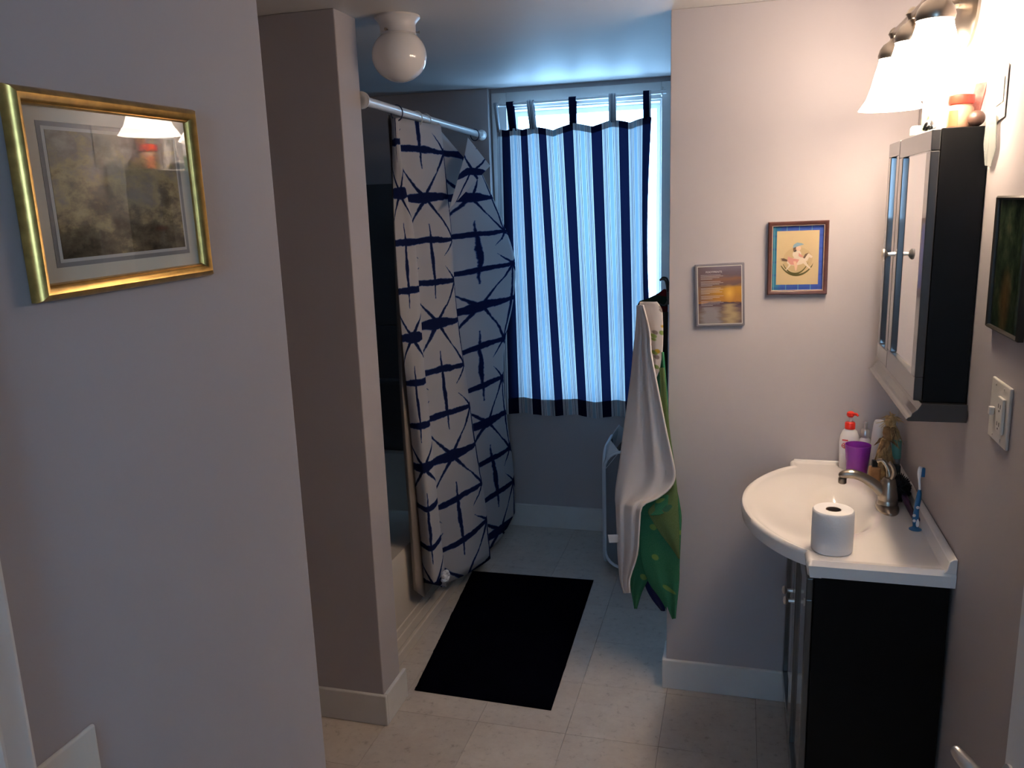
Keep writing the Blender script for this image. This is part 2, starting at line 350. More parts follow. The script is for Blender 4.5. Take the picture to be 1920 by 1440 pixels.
# ------------------------------------------------------------------ mesh helpers
class MB:
    def __init__(s): s.v = []; s.f = []; s.uv = {}
    def add(s, vs, fs, uv=None):
        o = len(s.v); s.v += [tuple(p) for p in vs]; s.f += [tuple(i + o for i in q) for q in fs]
        if uv:
            for i, t in enumerate(uv): s.uv[o + i] = t
        return s
    def box(s, x0, x1, y0, y1, z0, z1):
        v = [(x, y, z) for z in (z0, z1) for y in (y0, y1) for x in (x0, x1)]
        return s.add(v, [(0, 2, 3, 1), (4, 5, 7, 6), (0, 1, 5, 4), (2, 6, 7, 3), (0, 4, 6, 2), (1, 3, 7, 5)])
    def obox(s, o, a, b, c):
        """box from corner o along vectors a, b, c"""
        o, a, b, c = map(Vector, (o, a, b, c))
        v = [o + a * i + b * j + c * k for k in (0, 1) for j in (0, 1) for i in (0, 1)]
        return s.add(v, [(0, 2, 3, 1), (4, 5, 7, 6), (0, 1, 5, 4), (2, 6, 7, 3), (0, 4, 6, 2), (1, 3, 7, 5)])
    def tube(s, path, r, n=10, cap=True, squash=1.0):
        P = [Vector(p) for p in path]; m = len(P)
        R = r if isinstance(r, (list, tuple)) else [r] * m
        vs = []; prev = None
        for i, p in enumerate(P):
            t = (P[min(i + 1, m - 1)] - P[max(i - 1, 0)]).normalized()
            if prev is None:
                a = Vector((0, 0, 1)) if abs(t.z) < 0.9 else Vector((1, 0, 0))
                nrm = (a - t * a.dot(t)).normalized()
            else: nrm = (prev - t * prev.dot(t)).normalized()
            prev = nrm; bi = t.cross(nrm)
            for k in range(n):
                an = 2 * PI * k / n
                vs.append(p + nrm * (math.cos(an) * R[i]) + bi * (math.sin(an) * R[i] * squash))
        fs = [(i * n + k, i * n + (k + 1) % n, (i + 1) * n + (k + 1) % n, (i + 1) * n + k) for i in range(m - 1) for k in range(n)]
        if cap: fs += [tuple(range(n - 1, -1, -1)), tuple((m - 1) * n + k for k in range(n))]
        return s.add(vs, fs)
    def loop(s, path, r, n=8):
        """closed tube"""
        P = [Vector(p) for p in path]; m = len(P)
        c = sum(P, Vector()) / m
        nn = Vector()
        for i in range(m): nn += (P[i] - c).cross(P[(i + 1) % m] - c)
        nn.normalize(); vs = []
        for i, p in enumerate(P):
            t = (P[(i + 1) % m] - P[i - 1]).normalized(); o = t.cross(nn).normalized()
            for k in range(n):
                a = 2 * PI * k / n; vs.append(p + o * (math.cos(a) * r) + nn * (math.sin(a) * r))
        return s.add(vs, [(i * n + k, i * n + (k + 1) % n, ((i + 1) % m) * n + (k + 1) % n, ((i + 1) % m) * n + k) for i in range(m) for k in range(n)])
    def lathe(s, prof, c, n=28, ax=(0, 0, 1), sx=1.0, sy=1.0, rot=0.0):
        """profile [(radius, height)] about axis ax through c"""
        ax = Vector(ax).normalized(); c = Vector(c)
        a = Vector((1, 0, 0)) if abs(ax.x) < 0.9 else Vector((0, 1, 0))
        e1 = (a - ax * a.dot(ax)).normalized(); e2 = ax.cross(e1)
        e1, e2 = e1 * math.cos(rot) + e2 * math.sin(rot), e2 * math.cos(rot) - e1 * math.sin(rot)
        vs = []; m = len(prof)
        for r, h in prof:
            for k in range(n):
                t = 2 * PI * k / n; vs.append(c + ax * h + e1 * (r * sx * math.cos(t)) + e2 * (r * sy * math.sin(t)))
        fs = [(i * n + k, i * n + (k + 1) % n, (i + 1) * n + (k + 1) % n, (i + 1) * n + k) for i in range(m - 1) for k in range(n)]
        if prof[0][0] > 1e-5: fs.append(tuple(range(n - 1, -1, -1)))
        if prof[-1][0] > 1e-5: fs.append(tuple((m - 1) * n + k for k in range(n)))
        return s.add(vs, fs)
    def prism(s, poly, d):
        P = [Vector(p) for p in poly]; d = Vector(d); n = len(P)
        return s.add(P + [p + d for p in P], [tuple(range(n - 1, -1, -1)), tuple(range(n, 2 * n))] + [(i, (i + 1) % n, n + (i + 1) % n, n + i) for i in range(n)])
    def grid(s, G, uv=None):
        R, Cn = len(G), len(G[0])
        vs = [p for r in G for p in r]; uvs = [q for r in uv for q in r] if uv else None
        return s.add(vs, [(i * Cn + j, i * Cn + j + 1, (i + 1) * Cn + j + 1, (i + 1) * Cn + j) for i in range(R - 1) for j in range(Cn - 1)], uvs)
    def build(s, name, mat, parent=None, loc=None, smooth=False, bevel=0.0, seg=2, solid=0.0, sub=0, recalc=True):
        if parent is not None and loc is None: loc = parent['_at']
        L = Vector(loc) if loc is not None else Vector((0, 0, 0))
        me = bpy.data.meshes.new(name); me.from_pydata([Vector(p) - L for p in s.v], [], s.f)
        if recalc:
            bm = bmesh.new(); bm.from_mesh(me); bmesh.ops.recalc_face_normals(bm, faces=bm.faces); bm.to_mesh(me); bm.free()
        if s.uv:
            ul = me.uv_layers.new(name='UVMap')
            for lp in me.loops: ul.data[lp.index].uv = s.uv.get(lp.vertex_index, (0, 0))
        me.materials.append(MAT[mat])
        if smooth:
            for p in me.polygons: p.use_smooth = True
            if smooth != 'all' and hasattr(me, 'set_sharp_from_angle'): me.set_sharp_from_angle(angle=math.radians(40))
        o = bpy.data.objects.new(name, me); COL.objects.link(o)
        if parent is not None: o.parent = parent
        if parent is None: o.location = L
        else: o.location = L - Vector(parent['_at'])
        o['_at'] = tuple(L)
        if solid: md = o.modifiers.new('thickness', 'SOLIDIFY'); md.thickness = solid; md.offset = 0
        if bevel: md = o.modifiers.new('bevel', 'BEVEL'); md.width = bevel; md.segments = seg; md.limit_method = 'ANGLE'; md.angle_limit = math.radians(40)
        if sub: md = o.modifiers.new('smooth', 'SUBSURF'); md.levels = sub; md.render_levels = sub
        return o
def thing(name, loc, label, cat, group=None):
    o = bpy.data.objects.new(name, None); COL.objects.link(o); o.location = loc; o.empty_display_size = 0.05
    o['_at'] = tuple(loc); return tag(o, label, cat, group)
def tag(o, label, cat, group=None):
    o['label'] = label; o['category'] = cat
    if group: o['group'] = group
    return o
def struct(o, label=None, cat=None):
    o['kind'] = 'structure'
    if label: o['label'] = label
    if cat: o['category'] = cat
    return o
def sthing(name, loc, label, cat):
    o = thing(name, loc, label, cat); o['kind'] = 'structure'; return o
def cr1(p0, p1, p2, p3, t):
    return 0.5 * ((2 * p1) + (p2 - p0) * t + (2 * p0 - 5 * p1 + 4 * p2 - p3) * t * t + (3 * p1 - p0 - 3 * p2 + p3) * t ** 3)
def spline(P, n):
    P = [Vector(p) for p in P]; m = len(P); out = []
    for i in range(m - 1):
        a, b, c, d = P[max(i - 1, 0)], P[i], P[i + 1], P[min(i + 2, m - 1)]
        for k in range(n): out.append(cr1(a, b, c, d, k / n))
    out.append(P[-1]); return out
def surf(ctrl, nu, nv):
    """Catmull-Rom surface through rows of control points"""
    rows = [spline(r, nu) for r in ctrl]
    cols = [spline([r[j] for r in rows], nv) for j in range(len(rows[0]))]
    return [[cols[j][i] for j in range(len(cols))] for i in range(len(cols[0]))]
def cloth(name, ctrl, mat, parent, solid=0.006, nu=4, nv=3):
    G = surf(ctrl, nu, nv); R, Cn = len(G), len(G[0])
    z0 = G[0][0].z; uv = []
    for r in G: uv.append([((p.x - r[0].x) + 0.3 * (p.y - r[0].y), p.z) for p in r])
    return MB().grid(G, uv).build(name, mat, parent, smooth='all', solid=solid, recalc=False)
def frame_mesh(o, ux, uz, n, w, h, prof):
    """mitred picture frame: prof = [(inset from outer edge, height off the wall)]"""
    o, ux, uz, n = map(Vector, (o, ux, uz, n)); mb = MB(); vs = []
    for ins, ht in prof:
        for a, b in ((ins, ins), (w - ins, ins), (w - ins, h - ins), (ins, h - ins)): vs.append(o + ux * a + uz * b + n * ht)
    m = len(prof)
    fs = [(i * 4 + k, i * 4 + (k + 1) % 4, ((i + 1) % m) * 4 + (k + 1) % 4, ((i + 1) % m) * 4 + k) for i in range(m) for k in range(4)]
    return mb.add(vs, fs)
def panel(o, ux, uz, n, a0, a1, b0, b1, c0, c1):
    """flat board in a picture's own frame, with UV 0..1 on its face"""
    o, ux, uz, n = map(Vector, (o, ux, uz, n))
    vs = [o + ux * a + uz * b + n * c for c in (c0, c1) for b in (b0, b1) for a in (a0, a1)]
    uv = [(a, b) for c in (0, 1) for b in (0, 1) for a in (0, 1)]
    return MB().add(vs, [(0, 2, 3, 1), (4, 5, 7, 6), (0, 1, 5, 4), (2, 6, 7, 3), (0, 4, 6, 2), (1, 3, 7, 5)], uv)
def text(name, s, size, o, ux, uz, n, mat, parent, depth=0.0003):
    cu_ = bpy.data.curves.new(name, 'FONT'); cu_.body = s; cu_.size = size; cu_.extrude = depth
    t = bpy.data.objects.new(name, cu_); COL.objects.link(t)
    me = bpy.data.meshes.new_from_object(t.evaluated_get(bpy.context.evaluated_depsgraph_get()))
    bpy.data.objects.remove(t); bpy.data.curves.remove(cu_)
    ux, uz, n = Vector(ux), Vector(uz), Vector(n)
    L = Vector(parent['_at'])
    for v in me.vertices: v.co = Vector(o) + ux * v.co.x + uz * v.co.y + n * v.co.z - L
    me.materials.clear(); me.materials.append(MAT[mat])
    ob = bpy.data.objects.new(name, me); COL.objects.link(ob); ob.parent = parent; ob['_at'] = tuple(L)
    return ob

XL, XR, ZC = -0.58, 0.487, 2.285
YW, YP, YC, YS = 4.135, 2.735, 2.306, 4.09      # window wall, picture wall, shower end wall face, jog

# ------------------------------------------------------------------ room shell
fl = struct(MB().box(-2.1, 0.6, -1.4, 4.25, -0.10, -0.004).build('floor', 'grout'))
tile0 = None
for i in range(-6, 3):
    for j in range(-5, 6):
        x0, y0 = -0.219 + i * 0.305, 2.385 + j * 0.305
        if tile0 is None:
            mb = MB().box(0, 0.3037, 0, 0.3037, -0.004, 0.0); tile0 = mb.build('tile', 'tile', fl, loc=(0, 0, 0)); t = tile0
        else:
            t = tile0.copy(); COL.objects.link(t); t.parent = fl
        t.location = (x0, y0, 0)
t = MB().box(-2.1, 0.6, -1.4, 0.8585, -0.004, 0.0).build('tile_run', 'tile', fl); t['kind'] = 'stuff'
struct(MB().box(-2.1, 0.6, -1.4, 4.25, ZC, ZC + 0.1).build('ceiling', 'ceiling'))
struct(MB().box(-2.1, XL, -1.3, 0.972, 0, ZC).build('wall_left', 'wall', bevel=0.004))
struct(MB().box(XR, 0.6, -1.3, 4.25, 0, ZC).build('wall_right', 'wall'))
# hall end behind the camera, with a guessed, unseen window added for bluish daylight
HW = (-0.22, 0.20, 1.55, 2.0)
struct(MB().box(-2.1, HW[0], -1.4, -1.3, 0, ZC).box(HW[1], 0.6, -1.4, -1.3, 0, ZC).box(HW[0], HW[1], -1.4, -1.3, 0, HW[2]).box(HW[0], HW[1], -1.4, -1.3, HW[3], ZC).build('wall_back', 'wall'))
struct(MB().box(-2.1, -2.0, 0.972, 4.25, 0, ZC).build('wall_tub_side', 'wall'))
struct(MB().box(-2.0, -1.136, YC, 2.446, 0, ZC).build('wall_shower', 'wall', bevel=0.003))
struct(MB().box(-0.225, XR, YP, 2.86, 0, ZC).build('wall_picture', 'wall', bevel=0.002))
WX0, WX1, WZ0, WZ1 = -1.140, -0.376, 0.69, 2.190
wf = MB().box(-2.0, WX0, YW, 4.25, 0, ZC).box(WX1, XR, YW, 4.25, 0, ZC).box(WX0, WX1, YW, 4.25, 0, WZ0).box(WX0, WX1, YW, 4.25, WZ1, ZC)
struct(wf.build('wall_window', 'wall'))
struct(MB().box(-2.0, -1.222, YS, YW, 0, ZC).build('wall_tub_end', 'wall', bevel=0.003))

def baseboard(name, boxes):
    mb = MB()
    for b in boxes: mb.box(*b)
    return struct(mb.build(name, 'trim', bevel=0.003))
baseboard('baseboard_shower', [(-2.0, -1.122, YC - 0.014, YC, 0, 0.112), (-1.136, -1.122, YC, 2.475, 0, 0.112)])
baseboard('baseboard_picture', [(-0.239, 0.18, YP - 0.014, YP, 0, 0.112), (-0.239, -0.225, YP, 2.86, 0, 0.112)])
baseboard('baseboard_window', [(-1.222, XR, YW - 0.014, YW, 0, 0.125)])
struct(MB().box(XL, XL + 0.02, 0.36, 0.483, 0, 2.06).box(XL + 0.02, XL + 0.03, 0.36, 0.45, 0, 2.06).build('trim_1', 'door', bevel=0.006))

# ------------------------------------------------------------------ window
w = sthing('window_1', (-0.76, YW, WZ0), 'white painted sash window glowing with daylight behind the striped curtain', 'window')
CW = 0.072
MB().box(WX0 - CW, WX0 + 0.004, YW - 0.018, YW, WZ0 - 0.04, WZ1 + CW).build('casing', 'trim', w, bevel=0.003)
MB().box(WX1 - 0.004, WX1 + CW, YW - 0.018, YW, WZ0 - 0.04, WZ1 + CW).build('casing', 'trim', w, bevel=0.003)
MB().box(WX0 + 0.004, WX1 - 0.004, YW - 0.018, YW, WZ1 - 0.004, WZ1 + CW).build('casing', 'trim', w, bevel=0.003)
MB().box(WX0 - CW - 0.02, WX1 + CW + 0.02, YW - 0.04, YW + 0.05, WZ0 - 0.035, WZ0).build('sill', 'trim', w, bevel=0.005)
MB().box(WX0 + 0.004, WX0 + 0.012, YW, 4.25, WZ0, WZ1).box(WX1 - 0.012, WX1 - 0.004, YW, 4.25, WZ0, WZ1).box(WX0 + 0.012, WX1 - 0.012, YW, 4.25, WZ1 - 0.012, WZ1 - 0.004).build('jamb', 'trim', w)
for k, (z0, z1, y) in enumerate(((WZ0, 1.20, YW + 0.045), (1.178, WZ1 - 0.014, YW + 0.08))):
    a, b, s_ = WX0 + 0.014, WX1 - 0.014, 0.022
    sash = MB().box(a, b, y, y + 0.033, z0, z0 + s_).box(a, b, y, y + 0.033, z1 - s_, z1).box(a, a + s_, y, y + 0.033, z0 + s_, z1 - s_).box(b - s_, b, y, y + 0.033, z0 + s_, z1 - s_).build('sash', 'trim', w)
    MB().box(a + s_, b - s_, y + 0.014, y + 0.018, z0 + s_, z1 - s_).build('pane', 'pane', sash)

# curtain rod on the window, with brackets and finials
zr = 2.207
cr_ = thing('curtain_rod', (-0.77, 4.075, zr), 'thin white curtain rod hung on small hooks above the window', 'rod')
MB().tube([(-1.185, 4.085, zr - 0.006), (-0.355, 4.085, zr + 0.004)], 0.0085, 12).build('rod', 'rod', cr_, smooth=True)
for x in (-1.165, -0.375):
    MB().tube(spline([(x, YW - 0.015, zr + 0.03), (x, 4.10, zr + 0.018), (x, 4.083, zr - 0.013), (x, 4.07, zr + 0.004)], 4), 0.0028, 6).build('bracket', 'chrome', cr_, smooth=True)

# striped tab-top curtain
band_u = [-0.40, 0.0, 1.0, 2.0, 3.0, 4.0, 5.0, 6.0, 6.18]
top_x = [-1.178, -1.132, -1.042, -0.954, -0.824, -0.683, -0.553, -0.445, -0.422]
bot_x = [-1.208, -1.134, -1.01, -0.893, -0.773, -0.643, -0.526, -0.419, -0.395]
def lerp(xs, ys, x):
    for i in range(len(xs) - 1):
        if x <= xs[i + 1] or i == len(xs) - 2:
            return ys[i] + (ys[i + 1] - ys[i]) * (x - xs[i]) / (xs[i + 1] - xs[i])
tabs_x = [-1.170, -1.096, -0.994, -0.797, -0.606, -0.444]
def ztop(x):
    d = min(abs(x - t) for t in tabs_x); g = 0.1
    return 2.086 + 0.026 * (x + 1.17) - 0.024 * min(1.0, d / g) ** 1.3
def curt_pt(u, t, off=0.0):
    xt, xb = lerp(band_u, top_x, u), lerp(band_u, bot_x, u)
    s_ = t ** 1.1
    x = xt + (xb - xt) * s_
    if u > 5.6: x -= 0.035 * math.sin(PI * min(1, t * 1.1)) * (u - 5.6) / 0.58 * 0.8
    y = 4.085 + 0.007 * math.sin(u * 4.7 + 0.8) * (0.35 + 0.8 * t) + 0.004 * math.sin(u * 11 + 3 * t) - off
    z = ztop(xt) + (0.645 + 0.006 * math.sin(u * 3.1) - ztop(xt)) * t
    return (x, y, z)
NU, NV = 180, 36
wc = thing('window_curtain', (-0.78, 4.085, 0.645), 'navy and pale blue striped tab-top curtain covering the window', 'curtain')
us = [band_u[0] + (band_u[-1] - band_u[0]) * i / NU for i in range(NU + 1)]
def curt_grid(t0, t1, nv, off):
    return [[curt_pt(u, t0 + (t1 - t0) * k / nv, off) for u in us] for k in range(nv + 1)], [[(u, t0 + (t1 - t0) * k / nv) for u in us] for k in range(nv + 1)]
G, UV = curt_grid(0.0, 1.0, NV, 0)
MB().grid(G, UV).build('panel', 'stripe', wc, smooth='all', recalc=False)
G, UV = curt_grid(0.0, 0.022, 3, 0.004)
MB().grid(G, UV).build('header', 'stripe_hem', wc, smooth='all', recalc=False)
G, UV = curt_grid(0.942, 1.001, 4, 0.004)
MB().grid(G, UV).build('hem', 'stripe_hem', wc, smooth='all', recalc=False)
tab_u = [0.33, 0.02, 0.30, 0.04, 0.32, 0.12]
for x, u0 in zip(tabs_x, tab_u):
    zb = ztop(x) - 0.012; zt = zr + 0.0105 + 0.012 * (x + 0.77); hw = 0.0175 if x > -1.15 else 0.008
    skew = -0.012 if x < -0.9 else 0.0
    path = [(0.004, zb), (0.010, zr - 0.03), (0.012, zr), (0.006, zt - 0.003), (-0.001, zt), (-0.008, zt - 0.003), (-0.012, zr), (-0.008, zr - 0.03), (-0.003, zb)]
    G = [[(x + hw * s_ + skew * (q - zb) / (zt - zb), 4.083 + p, q) for s_ in (-1, -0.33, 0.33, 1)] for p, q in path]
    UV = [[(u0 + 0.11 * s_, i * 0.1) for s_ in (-1, -0.33, 0.33, 1)] for i in range(len(path))]
    MB().grid(G, UV).build('tab', 'stripe_hem', wc, smooth='all', solid=0.0015, recalc=False)

# ------------------------------------------------------------------ bathtub and surround
tub = thing('bathtub', (-1.62, 3.26, 0), 'cream bathtub with stepped apron behind the shower curtain', 'bathtub')
TX0, TX1, TY0, TY1, TZ = -1.997, -1.25, 2.449, 4.087, 0.41
def rr(x0, x1, y0, y1, r, z, n=6):
    out = []
    for cx, cy, a0 in ((x1 - r, y1 - r, 0), (x0 + r, y1 - r, 90), (x0 + r, y0 + r, 180), (x1 - r, y0 + r, 270)):
        for k in range(n + 1):
            a = math.radians(a0 + 90 * k / n); out.append((cx + r * math.cos(a), cy + r * math.sin(a), z))
    return out
rings = [rr(TX0, TX1, TY0, TY1, 0.004, 0.13), rr(TX0, TX1, TY0, TY1, 0.004, TZ - 0.02), rr(TX0 + 0.008, TX1 - 0.008, TY0 + 0.006, TY1 - 0.006, 0.01, TZ), rr(TX0 + 0.05, TX1 - 0.075, TY0 + 0.07, TY1 - 0.07, 0.10, TZ),
         rr(TX0 + 0.065, TX1 - 0.09, TY0 + 0.09, TY1 - 0.09, 0.10, TZ - 0.02), rr(TX0 + 0.11, TX1 - 0.14, TY0 + 0.16, TY1 - 0.2, 0.12, 0.10), rr(TX0 + 0.16, TX1 - 0.2, TY0 + 0.22, TY1 - 0.26, 0.10, 0.075)]
n = len(rings[0]); mb = MB()
mb.add([p for r in rings for p in r], [(i * n + k, i * n + (k + 1) % n, (i + 1) * n + (k + 1) % n, (i + 1) * n + k) for i in range(len(rings) - 1) for k in range(n)] + [tuple((len(rings) - 1) * n + k for k in range(n))])
mb.build('shell', 'tub', tub, smooth=True)
MB().box(TX0, TX1 + 0.004, TY0, TY1, 0.0, 0.13).build('apron_base', 'tub', tub, bevel=0.004)
MB().box(TX1 + 0.004, TX1 + 0.012, TY0 + 0.03, TY1, 0.055, 0.10).build('apron_ledge', 'tub', tub, bevel=0.003)
MB().box(TX1 + 0.004, TX1 + 0.022, TY0 + 0.03, TY1 - 0.02, 0.0, 0.05).build('apron_ledge', 'tub', tub, bevel=0.004)
sr = thing('tub_surround', (-1.99, 4.08, 0.41), 'grey tub surround panel on the wall behind the shower curtain', 'wall panel')
MB().box(-1.998, -1.29, YS - 0.012, YS - 0.001, 0.412, 1.11).build('lower_panel', 'surround', sr, bevel=0.002)
MB().box(-1.998, -1.29, YS - 0.012, YS - 0.001, 1.114, 1.85).build('upper_panel', 'surround', sr, bevel=0.002)
MB().box(-1.999, -1.987, 2.45, YS - 0.013, 0.412, 1.85).build('side_panel', 'surround', sr, bevel=0.002)
MB().box(-1.986, -1.62, YS - 0.075, YS - 0.012, 0.80, 0.822).build('soap_ledge', 'surround', sr, bevel=0.006)

# shower rod and rings
rd = thing('shower_rod', (-1.2, 3.27, 2.055), 'white shower curtain rod running from the shower wall to the tub end wall', 'rod')
RA, RB = Vector((-1.136, 2.449, 2.05)), Vector((-1.26, 4.086, 2.065))
MB().tube([RA, RB], 0.0145, 16).build('pole', 'rod', rd, smooth=True)
MB().lathe([(0.026, 0), (0.026, 0.006), (0.020, 0.012), (0.0155, 0.02)], RB + (RA - RB).normalized() * -0.002, 20, (RA - RB)).build('flange', 'rod', rd, smooth=True)
MB().lathe([(0.026, 0), (0.026, 0.006), (0.020, 0.012), (0.0155, 0.02)], RA, 20, (RB - RA)).build('flange', 'rod', rd, smooth=True)
for tt_, mt, lb in ((0.205, 'navy_plastic', 'navy curtain ring on the shower rod nearest the near shower wall'), (0.347, 'clear_plastic', 'clear curtain ring on the shower rod, second from the near wall'),
                    (0.416, 'clear_plastic', 'clear curtain ring on the shower rod, third from the near wall'), (0.912, 'navy_plastic', 'navy curtain ring on the shower rod nearest the far flange')):
    c = RA + (RB - RA) * tt_ + Vector((0, 0, -0.008)); d = (RB - RA).normalized(); side = d.cross(Vector((0, 0, 1)))
    mb = MB().loop([c + side * (0.021 * math.sin(a)) + Vector((0, 0, 0.026 * math.cos(a))) for a in [2 * PI * k / 24 for k in range(24)]], 0.0024)
    tag(mb.build('curtain_ring', mt, loc=c, smooth='all'), lb, 'curtain ring', 'shower curtain rings')
# cloth control points in metres
SC=[
 (-0.07,[(-1.165,2.748,2.024),(-1.17,2.735,1.831),(-1.17,2.723,1.634),(-1.174,2.733,1.43),(-1.181,2.757,1.217),(-1.191,2.8,0.988),(-1.202,2.843,0.746),(-1.213,2.886,0.49),(-1.215,2.906,0.23)]),
 (0,[(-1.15,2.738,2.023),(-1.15,2.736,1.83),(-1.15,2.762,1.631),(-1.15,2.771,1.424),(-1.15,2.777,1.21),(-1.15,2.798,0.985),(-1.15,2.821,0.749),(-1.15,2.84,0.504),(-1.15,2.864,0.246)]),
 (0.07,[(-1.15,2.764,2.026),(-1.139,2.759,1.83),(-1.132,2.808,1.627),(-1.13,2.821,1.415),(-1.13,2.825,1.197),(-1.135,2.861,0.964),(-1.143,2.909,0.714),(-1.155,2.965,0.445),(-1.165,3.026,0.157)]),
 (0.17,[(-1.205,2.848,2.042),(-1.205,2.869,1.841),(-1.205,2.938,1.629),(-1.205,2.955,1.407),(-1.205,2.958,1.179),(-1.205,2.981,0.938),(-1.205,3.01,0.684),(-1.205,3.033,0.421),(-1.205,3.068,0.14)]),
 (0.28,[(-1.17,2.993,2.035),(-1.168,3.014,1.831),(-1.165,3.063,1.619),(-1.162,3.071,1.398),(-1.16,3.085,1.169),(-1.158,3.12,0.926),(-1.155,3.161,0.67),(-1.152,3.206,0.398),(-1.15,3.238,0.118)]),
 (0.42,[(-1.17,3.246,2.039),(-1.15,3.226,1.828),(-1.121,3.178,1.615),(-1.111,3.156,1.401),(-1.11,3.197,1.174),(-1.11,3.264,0.928),(-1.11,3.337,0.666),(-1.113,3.439,0.375),(-1.12,3.506,0.077)]),
 (0.48,[(-1.205,3.27,2.055),(-1.205,3.303,1.844),(-1.205,3.337,1.624),(-1.205,3.344,1.396),(-1.205,3.387,1.155),(-1.205,3.455,0.896),(-1.205,3.529,0.619),(-1.205,3.626,0.316),(-1.205,3.669,0.014)]),
 (0.57,[(-1.17,3.539,1.924),(-1.16,3.622,1.722),(-1.16,3.717,1.507),(-1.16,3.696,1.29),(-1.16,3.654,1.074),(-1.16,3.68,0.841),(-1.16,3.745,0.588),(-1.16,3.835,0.313),(-1.16,3.861,0.047)]),
 (0.72,[(-1.16,3.757,1.861),(-1.126,3.918,1.666),(-1.1,4.05,1.455),(-1.101,3.999,1.249),(-1.12,3.884,1.053),(-1.127,3.867,0.843),(-1.13,3.926,0.61),(-1.133,4.017,0.355),(-1.14,4.045,0.108)]),
]
LN=[
 [(-1.19,2.767,2.039),(-1.202,2.801,1.842),(-1.211,2.81,1.635),(-1.217,2.809,1.421),(-1.22,2.803,1.202),(-1.224,2.805,0.974),(-1.225,2.811,0.738),(-1.225,2.818,0.492),(-1.225,2.822,0.239)],
 [(-1.205,2.813,2.044),(-1.205,2.819,1.841),(-1.205,2.808,1.632),(-1.205,2.799,1.418),(-1.205,2.793,1.198),(-1.205,2.795,0.97),(-1.205,2.803,0.732),(-1.205,2.812,0.485),(-1.205,2.815,0.231)],
 [(-1.19,2.799,2.04),(-1.191,2.808,1.836),(-1.194,2.807,1.626),(-1.197,2.815,1.407),(-1.201,2.831,1.179),(-1.208,2.863,0.937),(-1.215,2.9,0.681),(-1.22,2.923,0.416),(-1.22,2.925,0.15)],
]
FLAP= [(-1.14, 3.497, 2.009), (-1.085, 3.631, 1.894), (-1.085, 3.366, 1.81), (-1.085, 3.06, 1.712), (-1.105, 3.329, 1.916)]
TW_WHITE=[[(-0.333,2.78,1.379),(-0.329,2.769,1.38),(-0.321,2.735,1.385),(-0.319,2.739,1.384),(-0.311,2.7,1.389),(-0.308,2.698,1.389),(-0.302,2.675,1.392)],[(-0.339,2.782,1.292),(-0.329,2.767,1.294),(-0.318,2.736,1.299),(-0.311,2.739,1.299),(-0.299,2.699,1.305),(-0.291,2.7,1.305),(-0.281,2.673,1.309)],[(-0.347,2.784,1.218),(-0.334,2.765,1.222),(-0.321,2.737,1.227),(-0.312,2.739,1.227),(-0.297,2.698,1.234),(-0.288,2.701,1.234),(-0.276,2.671,1.239)],[(-0.354,2.785,1.144),(-0.338,2.763,1.148),(-0.322,2.738,1.154),(-0.309,2.738,1.154),(-0.292,2.698,1.163),(-0.279,2.702,1.162),(-0.263,2.67,1.169)],[(-0.369,2.787,1.03),(-0.347,2.762,1.037),(-0.325,2.74,1.043),(-0.305,2.737,1.044),(-0.282,2.698,1.054),(-0.264,2.703,1.053),(-0.242,2.668,1.063)],[(-0.385,2.788,0.914),(-0.355,2.76,0.923),(-0.327,2.741,0.929),(-0.301,2.736,0.932),(-0.272,2.698,0.944),(-0.248,2.704,0.943),(-0.22,2.667,0.955)],[(-0.395,2.789,0.835),(-0.36,2.758,0.846),(-0.328,2.743,0.852),(-0.297,2.735,0.857),(-0.264,2.699,0.869),(-0.236,2.704,0.869),(-0.204,2.666,0.883)],[(-0.405,2.79,0.769),(-0.366,2.756,0.782),(-0.331,2.745,0.788),(-0.297,2.733,0.794),(-0.261,2.7,0.807),(-0.229,2.704,0.807),(-0.195,2.665,0.822)],[(-0.411,2.791,0.724),(-0.374,2.755,0.739),(-0.341,2.747,0.744),(-0.308,2.732,0.751),(-0.274,2.701,0.764),(-0.244,2.704,0.765),(-0.21,2.664,0.781)],[(-0.413,2.792,0.684),(-0.383,2.754,0.7),(-0.358,2.749,0.703),(-0.332,2.73,0.711),(-0.304,2.702,0.723),(-0.281,2.704,0.724),(-0.254,2.663,0.741)],[(-0.411,2.792,0.654),(-0.39,2.753,0.67),(-0.375,2.75,0.672),(-0.356,2.728,0.681),(-0.338,2.703,0.692),(-0.323,2.703,0.693),(-0.304,2.663,0.709)],[(-0.408,2.792,0.573),(-0.389,2.752,0.59),(-0.376,2.752,0.591),(-0.359,2.727,0.602),(-0.343,2.705,0.612),(-0.33,2.702,0.614),(-0.313,2.663,0.631)],[(-0.405,2.792,0.47),(-0.387,2.751,0.489),(-0.376,2.753,0.489),(-0.361,2.725,0.503),(-0.347,2.707,0.512),(-0.336,2.701,0.515),(-0.32,2.663,0.533)],[(-0.397,2.791,0.377),(-0.386,2.751,0.397),(-0.381,2.754,0.396),(-0.371,2.723,0.412),(-0.363,2.708,0.419),(-0.356,2.7,0.424),(-0.346,2.664,0.442)],[(-0.384,2.79,0.322),(-0.375,2.751,0.342),(-0.372,2.755,0.34),(-0.364,2.721,0.358),(-0.359,2.71,0.364),(-0.354,2.698,0.37),(-0.346,2.665,0.387)]]
